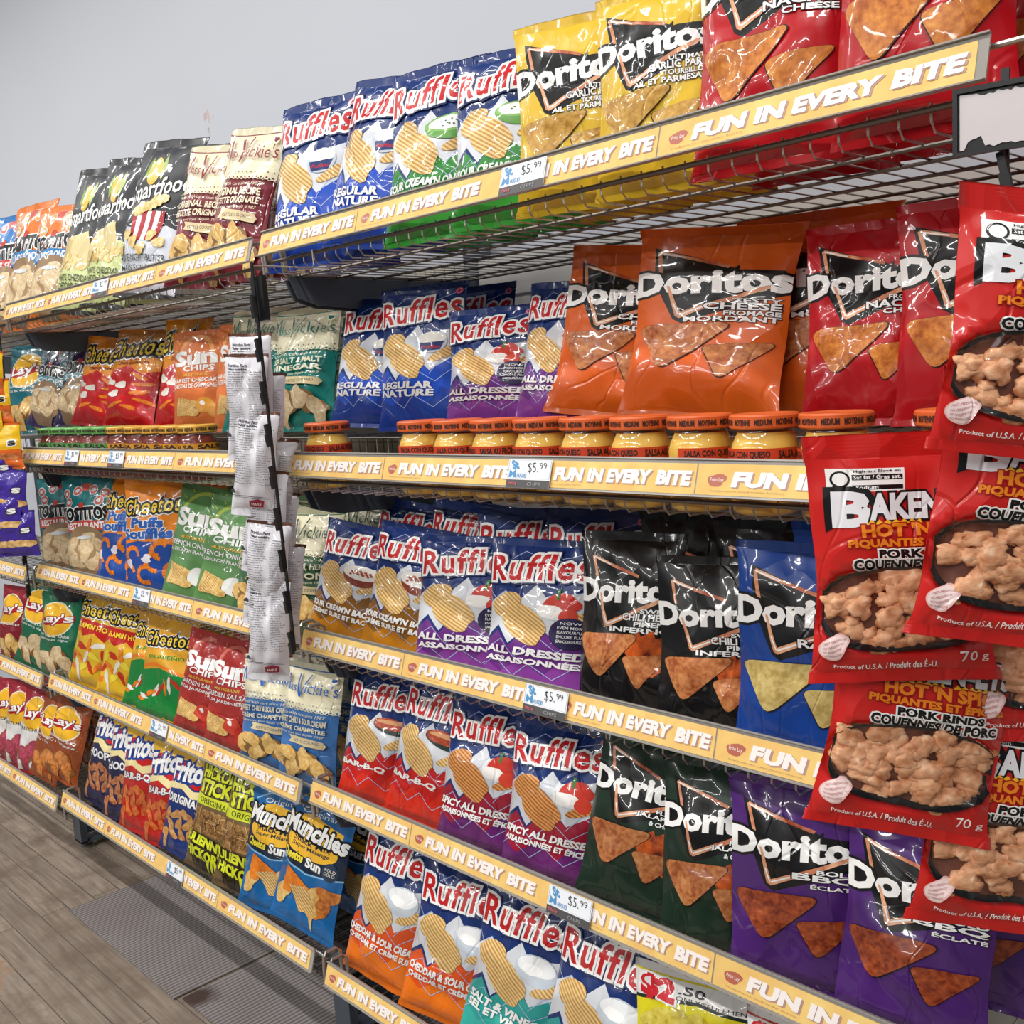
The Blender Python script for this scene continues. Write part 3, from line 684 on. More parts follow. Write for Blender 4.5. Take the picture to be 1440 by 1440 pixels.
SEALC = {'dorY': 'ddb62e', 'cheO': 'e08a1a', 'vicT': 'd9d2b2', 'vicG': 'c9c9a4', 'vicM': 'd9d2b2', 'vicB': 'd9d6bc', 'smw': '2a2b2e', 'smb': '2a2b2e', 'che': 'e0dedc', 'x': 'e0dedc',
         'friH': 'c89c34', 'friB': 'c89c34', 'friO': 'c89c34'}
BAGS = {}
def bag_parts(key, var):
    k = (key, var)
    if k not in BAGS:
        base, fn, desc = DES[key]
        if (key, 'art') not in BAGS: BAGS[(key, 'art')] = fn()
        matte = key[:3] in ('vic', 'sun', 'smw', 'smb')
        b = film(base, .42 if matte else .3)
        me, P, n = pouch_mesh('pouch_mesh', BAGS[(key, 'art')], b, (sum(map(ord, key))*7+var*13) % 9999)
        sc = film(SEALC.get(key, base), .35)
        low = film({'rufB': '1a3f9c', 'rufG': '3ea03c', 'rufP': '8a3f9c', 'rufN': 'c07c18', 'rufR': 'd8301c', 'rufS': '6a2470', 'rufO': 'ea761c', 'rufT': '35b0a4', 'cheO': 'c4151b', 'puf': '1f4a9c'}.get(key, base), .35)
        BAGS[k] = (me, seal_mesh('seal_mesh', sc, W0, .013, True, var), seal_mesh('seal_mesh', low, W0, .010, False, var+5))
    return BAGS[k]
CNT = {}
def make_bag(key, label, group, x, y, z, w, h, lean, yaw, roll=0, lift=True, thick=1.0):
    var = CNT.get(key, 0) % 3; CNT[key] = CNT.get(key, 0)+1
    me, ts, bs = bag_parts(key, var)
    if lift:   # keep the crimped foot clear of the wires and the pouch clear of the rail
        x -= .010*(1.4957-x)/(.912+y); y += .010; z += w/2*abs(math.sin(math.radians(roll)))+.003
    t = thing('chip_bag', label, 'chip bag', group, loc=(x, y, z))
    t.rotation_euler = (Matrix.Rotation(math.radians(yaw), 4, 'Z') @ Matrix.Rotation(math.radians(-lean), 4, 'X') @ Matrix.Rotation(math.radians(roll), 4, 'Y')).to_euler()
    t.scale = (w/W0, (w/W0)**.5*thick, h/(H0+.023))
    for nm, m, dz in (('pouch', me, .010), ('top_seal', ts, .010+H0), ('bottom_seal', bs, .010)):
        o = link(nm, m, t); o.location = (0, 0, dz)
    return t
# ------------------------------------------------------------------ room
P_ = 1.219
ZS = [1.4226, 1.0679, .7714, .4911, .1599]
def wall_mat():
    m, nt, b = new_mat('painted_wall'); b.inputs['Roughness'].default_value = .75
    tc = N(nt, 'ShaderNodeTexCoord'); n = N(nt, 'ShaderNodeTexNoise'); n.inputs['Scale'].default_value = 1.2; n.inputs['Detail'].default_value = 5
    nt.links.new(tc.outputs['Object'], n.inputs['Vector'])
    r = N(nt, 'ShaderNodeValToRGB'); r.color_ramp.elements[0].color = lin('c4c9d2'); r.color_ramp.elements[1].color = lin('cdd1d9')
    nt.links.new(n.outputs[0], r.inputs[0])
    # two scuffed spots where the paint has come off
    last = r.outputs[0]
    for (x, z, rad, c) in ((-1.05, 1.905, .016, 'c4aca8'), (-1.03, 1.89, .012, 'c9b8b4'), (-1.04, 1.862, .009, 'a8a6aa'), (-.1, 2.0, .03, 'cdcfd5')):
        d = N(nt, 'ShaderNodeVectorMath', operation='DISTANCE'); d.inputs[1].default_value = (x, .5, z)
        nz = N(nt, 'ShaderNodeTexNoise'); nz.inputs['Scale'].default_value = 60; nz.inputs['Detail'].default_value = 3
        nt.links.new(tc.outputs['Object'], nz.inputs['Vector'])
        q = N(nt, 'ShaderNodeVectorMath', operation='MULTIPLY_ADD'); q.inputs[1].default_value = (.08, 0, .08)
        nt.links.new(nz.outputs['Color'], q.inputs[0]); nt.links.new(tc.outputs['Object'], q.inputs[2])
        nt.links.new(q.outputs[0], d.inputs[0])
        d.inputs[1].default_value = (x+.04, .5, z+.04)
        k = N(nt, 'ShaderNodeMapRange'); k.inputs['From Min'].default_value = rad; k.inputs['From Max'].default_value = rad*.6
        nt.links.new(d.outputs['Value'], k.inputs['Value'])
        mx = N(nt, 'ShaderNodeMix', data_type='RGBA'); mx.inputs[7].default_value = lin(c)
        nt.links.new(k.outputs[0], mx.inputs[0]); nt.links.new(last, mx.inputs[6]); last = mx.outputs[2]
    nt.links.new(last, b.inputs['Base Color'])
    bp = N(nt, 'ShaderNodeBump'); bp.inputs['Strength'].default_value = .12; n3 = N(nt, 'ShaderNodeTexNoise'); n3.inputs['Scale'].default_value = 90
    nt.links.new(tc.outputs['Object'], n3.inputs['Vector']); nt.links.new(n3.outputs[0], bp.inputs['Height']); nt.links.new(bp.outputs[0], b.inputs['Normal'])
    return m
def floor_mat_():
    m, nt, b = new_mat('worn_plank_floor'); b.inputs['Roughness'].default_value = .55
    tc = N(nt, 'ShaderNodeTexCoord')
    br = N(nt, 'ShaderNodeTexBrick'); br.inputs['Scale'].default_value = 1.0; br.inputs['Brick Width'].default_value = .92; br.inputs['Row Height'].default_value = .06
    br.inputs['Mortar Size'].default_value = .0012; br.inputs['Color1'].default_value = lin('94877a'); br.inputs['Color2'].default_value = lin('7e7266'); br.inputs['Mortar'].default_value = lin('4c453f')
    br.inputs['Bias'].default_value = -.1; br.offset = .37
    nt.links.new(tc.outputs['Object'], br.inputs['Vector'])
    mp = N(nt, 'ShaderNodeMapping'); mp.inputs['Scale'].default_value = (2.2, 34, 1); n = N(nt, 'ShaderNodeTexNoise'); n.inputs['Scale'].default_value = 3; n.inputs['Detail'].default_value = 6; n.inputs['Distortion'].default_value = .5
    nt.links.new(tc.outputs['Object'], mp.inputs['Vector']); nt.links.new(mp.outputs[0], n.inputs['Vector'])
    r = N(nt, 'ShaderNodeValToRGB'); r.color_ramp.elements[0].position = .3; r.color_ramp.elements[0].color = (.42, .40, .38, 1); r.color_ramp.elements[1].position = .68; r.color_ramp.elements[1].color = (1.12, 1.1, 1.08, 1)
    nt.links.new(n.outputs[0], r.inputs[0])
    mu = N(nt, 'ShaderNodeMix', data_type='RGBA', blend_type='MULTIPLY'); mu.inputs[0].default_value = .7
    nt.links.new(br.outputs['Color'], mu.inputs[6]); nt.links.new(r.outputs[0], mu.inputs[7])
    # dirt and worn-through tan patches
    n2 = N(nt, 'ShaderNodeTexNoise'); n2.inputs['Scale'].default_value = 7; n2.inputs['Detail'].default_value = 9; n2.inputs['Roughness'].default_value = .7
    nt.links.new(tc.outputs['Object'], n2.inputs['Vector'])
    k = N(nt, 'ShaderNodeMapRange'); k.inputs['From Min'].default_value = .47; k.inputs['From Max'].default_value = .66; nt.links.new(n2.outputs[0], k.inputs['Value'])
    mx = N(nt, 'ShaderNodeMix', data_type='RGBA'); mx.inputs[7].default_value = lin('64564a'); nt.links.new(k.outputs[0], mx.inputs[0]); nt.links.new(mu.outputs[2], mx.inputs[6])
    d = N(nt, 'ShaderNodeVectorMath', operation='DISTANCE'); d.inputs[1].default_value = (-.67, -.27, 0)
    q = N(nt, 'ShaderNodeVectorMath', operation='MULTIPLY_ADD'); q.inputs[1].default_value = (.28, .28, 0); nt.links.new(n2.outputs['Color'], q.inputs[0]); nt.links.new(tc.outputs['Object'], q.inputs[2])
    nt.links.new(q.outputs[0], d.inputs[0])
    k2 = N(nt, 'ShaderNodeMapRange'); k2.inputs['From Min'].default_value = .13; k2.inputs['From Max'].default_value = .115; nt.links.new(d.outputs['Value'], k2.inputs['Value'])
    mx2 = N(nt, 'ShaderNodeMix', data_type='RGBA'); mx2.inputs[7].default_value = lin('8a715b'); nt.links.new(k2.outputs[0], mx2.inputs[0]); nt.links.new(mx.outputs[2], mx2.inputs[6])
    nt.links.new(mx2.outputs[2], b.inputs['Base Color'])
    bp = N(nt, 'ShaderNodeBump'); bp.inputs['Strength'].default_value = .25; bp.inputs['Distance'].default_value = .004
    nt.links.new(br.outputs['Fac'], bp.inputs['Height']); bp.invert = True; nt.links.new(bp.outputs[0], b.inputs['Normal'])
    return m
def mat_ribbed():
    m, nt, b = new_mat('ribbed_vinyl'); b.inputs['Roughness'].default_value = .5
    tc = N(nt, 'ShaderNodeTexCoord'); w = N(nt, 'ShaderNodeTexWave', wave_type='BANDS', bands_direction='X'); w.inputs['Scale'].default_value = 32
    n = N(nt, 'ShaderNodeTexNoise'); n.inputs['Scale'].default_value = 7; n.inputs['Detail'].default_value = 6
    nt.links.new(tc.outputs['Object'], w.inputs['Vector']); nt.links.new(tc.outputs['Object'], n.inputs['Vector'])
    r = N(nt, 'ShaderNodeValToRGB'); r.color_ramp.elements[0].color = lin('5c5654'); r.color_ramp.elements[1].color = lin('868080')
    r.color_ramp.elements[0].position = .3; r.color_ramp.elements[1].position = .7
    mx = N(nt, 'ShaderNodeMix', data_type='FLOAT'); mx.inputs[0].default_value = .5; nt.links.new(n.outputs[0], mx.inputs[2]); nt.links.new(w.outputs['Fac'], mx.inputs[3])
    nt.links.new(mx.outputs[0], r.inputs[0])
    d = N(nt, 'ShaderNodeVectorMath', operation='DISTANCE'); d.inputs[1].default_value = (-.28, -.035, 0)
    q = N(nt, 'ShaderNodeVectorMath', operation='MULTIPLY_ADD'); q.inputs[1].default_value = (.1, .1, 0); nt.links.new(n.outputs['Color'], q.inputs[0]); nt.links.new(tc.outputs['Object'], q.inputs[2]); nt.links.new(q.outputs[0], d.inputs[0])
    k = N(nt, 'ShaderNodeMapRange'); k.inputs['From Min'].default_value = .05; k.inputs['From Max'].default_value = .02; nt.links.new(d.outputs['Value'], k.inputs['Value'])
    m2 = N(nt, 'ShaderNodeMix', data_type='RGBA'); m2.inputs[7].default_value = lin('3c2c28'); nt.links.new(k.outputs[0], m2.inputs[0]); nt.links.new(r.outputs[0], m2.inputs[6])
    nt.links.new(m2.outputs[2], b.inputs['Base Color'])
    bp = N(nt, 'ShaderNodeBump'); bp.inputs['Strength'].default_value = .5; bp.inputs['Distance'].default_value = .002; nt.links.new(w.outputs['Fac'], bp.inputs['Height']); nt.links.new(bp.outputs[0], b.inputs['Normal'])
    return m
m = MB(); m.box(-7, 5, .5, .6, 0, 3.2, wall_mat()); struct('wall_back', m)
m = MB(); m.box(-7, 5, -5, .5, -.05, 0, floor_mat_()); struct('floor', m)
mr = mat_ribbed()
m = MB(); m.box(-.895, -.362, -.125, .34, 0, .003, mr); o = m.build('floor_mat'); o['label'] = 'grey ribbed vinyl floor mat ending on the bare planks, far half of the pair'; o['category'] = 'floor mat'; o['group'] = 'ribbed mats under the shelving'
m = MB(); m.box(-.352, .8, -.112, .34, 0, .003, mr); o = m.build('floor_mat'); o['label'] = 'grey ribbed vinyl floor mat with a brown mud stain at its end'; o['category'] = 'floor mat'; o['group'] = 'ribbed mats under the shelving'
# ------------------------------------------------------------------ gondola
STEEL = plain('chrome_wire', 'b9b4ac', .28, .85); SLATE = plain('slate_steel', '4c545f', .45, .2, .2); DARKW = plain('dark_wire', '6a645e', .35, .8)
BLK = plain('black_plastic', '101114', .35); GREYP = plain('clear_grey_plastic', '9c9892', .2, .1); PANEL = None
def panel_mat():
    m, nt, b = new_mat('white_grid_panel'); b.inputs['Roughness'].default_value = .5
    tc = N(nt, 'ShaderNodeTexCoord'); mp = N(nt, 'ShaderNodeMapping'); mp.inputs['Rotation'].default_value = (math.radians(90), 0, 0)
    br = N(nt, 'ShaderNodeTexBrick'); br.offset = 0; br.inputs['Scale'].default_value = 1; br.inputs['Brick Width'].default_value = .03; br.inputs['Row Height'].default_value = .05; br.inputs['Mortar Size'].default_value = .002
    for k, c in (('Color1', 'd6d0bf'), ('Color2', 'cec8b6'), ('Mortar', '8c8472')): br.inputs[k].default_value = lin(c)
    nt.links.new(tc.outputs['Object'], mp.inputs['Vector']); nt.links.new(mp.outputs[0], br.inputs['Vector']); nt.links.new(br.outputs['Color'], b.inputs['Base Color'])
    return m
PM = panel_mat()
BAYN = {-2: 'farthest', -1: 'middle', 0: 'nearest', 1: 'right edge'}
for sec in (-2, -1, 0, 1):
    m = MB(); m.box(.02, P_-.02, 0, .012, .12, 1.40, PM if sec < 0 else plain('white_back_panel', 'd0cec8', .5))
    t = m.build('back_panel'); t.location = (sec*P_, .452, 0)
    t['label'] = ('white gridded' if sec < 0 else 'plain off-white') + ' back panel behind the chips of the %s shelving bay' % BAYN[sec]; t['category'] = 'back panel'; t['group'] = 'shelving back panels'
UPN = {-1: 'between far and middle bays, foot on planks', 0: 'between middle and nearest bays', -2: 'at the far end of the far bay', 1: 'at the right end of the nearest bay'}
for k in (-2, -1, 0, 1):
    t = thing('gondola_upright', 'dark grey steel shelving upright ' + UPN[k], 'upright post', 'shelving uprights', loc=(k*P_, 0, 0))
    m = MB(); m.box(-.015, .015, .446, .49, 0, 1.46, SLATE); m.build('post', t)
    m = MB(); m.box(-.0035, .0035, .044, .446, .035, .098, SLATE); m.box(-.024, .024, .026, .0435, .018, .097, SLATE); m.box(-.024, .024, .026, .146, .018, .022, SLATE); m.build('base_leg', t)
    m = MB(); m.lathe([(.02, 0), (.022, .004), (.006, .008), (.006, .03)], STEEL, 16); o = m.build('levelling_foot', t, True); o.location = (0, .052, 0)
    if k == -1: m = MB(); m.lathe([(.02, 0), (.022, .004), (.006, .008), (.006, .03)], STEEL, 16); o = m.build('levelling_foot', t, True); o.location = (0, .13, 0)
# --- wire shelf prototype meshes (origin: left end, strip top edge)
SL, SD = P_-.012, .43
def deck_mesh():
    m = MB(); z = -.062
    n = 40
    for i in range(n+1):
        x = .018 + (SL-.036)*i/n
        m.tube([(x, .012, -.038), (x, .012, z+.008), (x, .020, z), (x, SD, z)], .0013, STEEL, 5)
    for y in (.06, .14, .22, .30, .38, SD-.005): m.tube([(.006, y, z-.0025), (SL-.006, y, z-.0025)], .0022, DARKW, 6)
    return m.mesh('wire_deck_mesh', True)
def rail_mesh():
    m = MB(); m.tube([(.006, .010, -.044), (SL-.006, .010, -.044)], .0032, DARKW, 8); m.tube([(.006, .008, -.006), (SL-.006, .008, -.006)], .0028, STEEL, 8)
    return m.mesh('front_rail_mesh', True)
def hoop_mesh(r=False):
    m = MB(); x = SL-.004 if r else .006
    m.tube([(x, .006, -.06), (x, .0045, -.03), (x, .006, -.004), (x, .012, .0), (x, .03, .001), (x, .04, -.006), (x, .042, -.055), (x, .05, -.062), (x, SD, -.062)], .0034, STEEL, 8)
    return m.mesh('end_hoop_mesh', True)
def bracket_mesh(r=False):
    x = (SL-.010) if r else .004
    m = MB(); vs = []
    for dx in (0, .004):
        for y, z in ((.045, -.066), (.06, -.10), (.10, -.112), (.437, -.13), (.437, -.066)): vs.append((x+dx, y, z))
    m.add(vs, [(0, 1, 2, 3, 4), (9, 8, 7, 6, 5)] + [(i, (i+1) % 5, 5+(i+1) % 5, 5+i) for i in range(5)], SLATE)
    return m.mesh('bracket_mesh')
TILT = math.atan2(.010, .034)
def channel_mesh():
    m = MB(); m.box(0, SL-.0325, .0, .0022, -.036, .0045, GREYP); m.box(0, SL-.0325, -.0032, .0022, .0028, .0045, GREYP); m.box(0, SL-.0325, -.0032, .0022, -.0375, -.036, GREYP)
    return m.mesh('price_channel_mesh')
def strip_art(last=False):
    a = Art(); yel = chipmat('strip_yellow', 'e0b268', 'e8c678', 'eed684', scale=14, matte=True)
    a.poly([(0, 0), (1, 0), (1, 1), (0, 1)], yel)
    PK = plain('print_pale_pink', 'efe8e4', .4); SH = plain('print_mauve', 'b48c80', .4); LG = plain('print_brick', 'b0604c', .4)
    a.blob(.075, .48, .036, .2/AS, LG, seed=2, j=.2, n=14); a.text('Frito Lay', (.05, .40, .10, .56), PK, bold=0)
    for dx, mm in ((.007, SH), (0, PK)):
        a.text('FUN', (.135+dx, .30-dx*5, .315+dx, .72-dx*5), mm, bold=.06, shear=.02); a.text('IN', (.36+dx, .30-dx*5, .445+dx, .72-dx*5), mm, bold=.06, shear=.02)
        a.text('EVERY', (.485+dx, .30-dx*5, .735+dx, .72-dx*5), mm, bold=.06, shear=.02); a.text('BITE', (.785+dx, .30-dx*5, .965+dx, .72-dx*5), mm, bold=.06, shear=.02)
    a.text('Trademarks used under licence', (.05, .12, .32, .16), plain('print_tan', 'a07c4c', .5), bold=0)
    return a
def flat_mesh(name, art, W, H, D=.0006, base=None):
    """a thin printed card standing in the xz plane, front towards -y"""
    T, (mi, names) = art.get(1, 1)
    Q = np.zeros(T.shape); Q[..., 0] = T[..., 0]*W; Q[..., 2] = T[..., 1]*H; Q[..., 1] = -T[..., 2]*.00008
    k = len(Q); B = MB(); B.box(0, W, 0, D, 0, H, base or names[0])
    V = np.concatenate([Q.reshape(-1, 3), np.array(B.v)]); F = np.arange(3*k).reshape(-1, 3)
    bf = []
    for f in B.f: bf += [(f[0], f[1], f[2]), (f[0], f[2], f[3])]
    F = np.concatenate([F, np.array(bf)+3*k]); mats = list(names) + [base or names[0]]
    return raw_mesh(name, V, F, np.concatenate([mi, np.full(len(bf), len(names))]), mats, smooth=False)
STRIPM = flat_mesh('promo_strip_mesh', strip_art(), .2935, .0335, base=plain('strip_card', 'e8c878', .5))
_a = Art(); _a.poly([(0, 0), (1, 0), (1, 1), (0, 1)], chipmat('strip_yellow', '', '', matte=True)); BLANKM = flat_mesh('blank_strip_mesh', _a, .038, .0335)
DK, RL, HL, HR, BL_, BR_, CH = deck_mesh(), rail_mesh(), hoop_mesh(), hoop_mesh(True), bracket_mesh(), bracket_mesh(True), channel_mesh()
LEV = ['top', 'second', 'third', 'fourth', 'bottom']
DX = {(-1, 0): 0, (0, 0): -.014, (-2, 2): -.021, (-1, 2): .0155, (0, 2): .013, (-1, 3): .009, (0, 4): -.003, (1, 0): .03}
DZ = {(-1, 0): -.002, (0, 0): .002, (-2, 2): -.010, (-1, 2): .007, (0, 2): .003, (-2, 3): -.013, (0, 3): .013, (-2, 4): -.017, (-1, 4): .0115, (0, 4): .0055}
def make_shelf():
    t = thing('wire_shelf', '', 'shelf', 'wire shelves')
    for nm, me in (('wire_deck', DK), ('front_rail', RL), ('end_hoop', HL), ('end_hoop', HR), ('bracket', BL_), ('bracket', BR_)): link(nm, me, t)
    c = link('price_channel', CH, t); c.location = (.010, -.001, 0); c.rotation_euler = (TILT*-1, 0, 0)
    for x0, wd in ((0, .272), (.274, .274), (.586, .241), (.829, .336)):
        s = link('promo_strip', STRIPM, c); s.location = (x0, -.0006, -.0345); s.scale = (wd/.2935, 1, 1)
    s = link('promo_strip', BLANKM, c); s.location = (.548, -.0006, -.0345)
    return t
proto = None
for sec in (-2, -1, 0, 1):
    for lv in range(5):
        if sec == 1 and lv != 0: continue
        if sec == -2 and lv == 0: pass
        t = make_shelf() if proto is None else dup(proto)
        proto = proto or t
        t.location = (sec*P_+.003+(.012 if sec == 1 else 0)+DX.get((sec, lv), 0), 0, ZS[lv]+DZ.get((sec, lv), 0))
        if (sec, lv) == (0, 0):
            for c in t.children:
                if c.name.startswith('price_channel'): c.scale = (.976, 1, 1)
        t['label'] = 'chrome wire shelf with yellow price strip, %s level of the %s bay' % (LEV[lv], BAYN[sec])
# wire risers behind the jars
for sec in (-2, -1, 0):
    m = MB(); z = 1.086
    for i in range(40):
        x = .02+(P_-.04)*i/39; m.tube([(x, .115, 1.008), (x, .115, z), (x, .425, z)], .0012, STEEL, 5)
    for y, zz in ((.115, 1.012), (.115, 1.045), (.115, z), (.2, z-.002), (.3, z-.002), (.42, z-.002)): m.tube([(.015, y, zz), (P_-.015, y, zz)], .0018, DARKW, 6)
    for x in (.02, P_-.02):
        m.tube([(x, .42, 1.008), (x, .42, z)], .002, DARKW, 6)
    o = m.build('wire_riser', None, True); o.location = (sec*P_, 0, 0)
    o['label'] = 'low wire riser rack behind the jars on the second shelf of the %s bay' % BAYN[sec]; o['category'] = 'riser rack'; o['group'] = 'wire risers'
# ------------------------------------------------------------------ price tags
def tag_art(price):
    a = Art(); a.poly([(0, 0), (1, 0), (1, 1), (0, 1)], plain('tag_grey', '4c4a4c', .5)); a.poly([(0, .28), (1, .28), (1, 1), (0, 1)], plain('tag_white', 'e4e8ee', .5))
    B = plain('tag_blue', '4f8fc0', .5); K = plain('tag_ink', '24262c', .5)
    a.stroke([(.02, .32), (.98, .32), (.98, .97), (.02, .97), (.02, .32)], .008, plain('tag_line', '6a88a8', .5))
    a.text('St', (.10, .66, .24, .95), B, bold=.06, rot=8); a.poly([(.04, .36), (.06, .64), (.13, .52), (.20, .66), (.22, .36), (.16, .36), (.13, .46), (.10, .36)], B); a.text('HUGUES', (.24, .36, .46, .50), B, bold=.02)
    a.text('$5.', (.46, .50, .70, .90), K, bold=-.01, rot=4, shear=.05); a.text(price[3:], (.74, .68, .90, .90), K, bold=-.01, rot=4)
    a.text('Frito Lay', (.06, .06, .26, .22), plain('tag_red', 'c06068', .5), bold=.03); a.text('CHIPS', (.5, .08, .8, .2), plain('tag_grey2', '9a9a9c', .5), bold=0)
    return a
TAGM = flat_mesh('price_tag_mesh', tag_art('$5.99'), .076, .036, base=plain('tag_white', 'e4e8ee', .5))
TAGS = [(0, 0, .568, 'top shelf of the nearest bay'), (0, 1, .551, 'second shelf of the nearest bay, under jars'), (0, 2, .558, 'third shelf of the nearest bay'), (0, 3, .581, 'fourth shelf of the nearest bay'),
        (-1, 0, -.665, 'top shelf of the middle bay'), (-1, 1, -.915, 'second shelf of the middle bay, left of two'), (-1, 1, -.675, 'second shelf of the middle bay, right of two'), (-1, 2, -.622, 'third shelf of the middle bay'), (-1, 3, -.606, 'fourth shelf of the middle bay'), (-1, 4, -.60, 'bottom shelf of the middle bay')]
for sec, lv, x, lb in TAGS:
    t = thing('price_tag', 'white $5.99 price tag on the ' + lb, 'price tag', 'price tags in the shelf strips', data=TAGM)
    t.location = (x, -.0065-.004, ZS[lv]+DZ.get((sec, lv), 0)-.0335); t.rotation_euler = (-TILT, 0, 0)
    t.location = (x, -.0150, ZS[lv]+DZ.get((sec, lv), 0)-.0345)
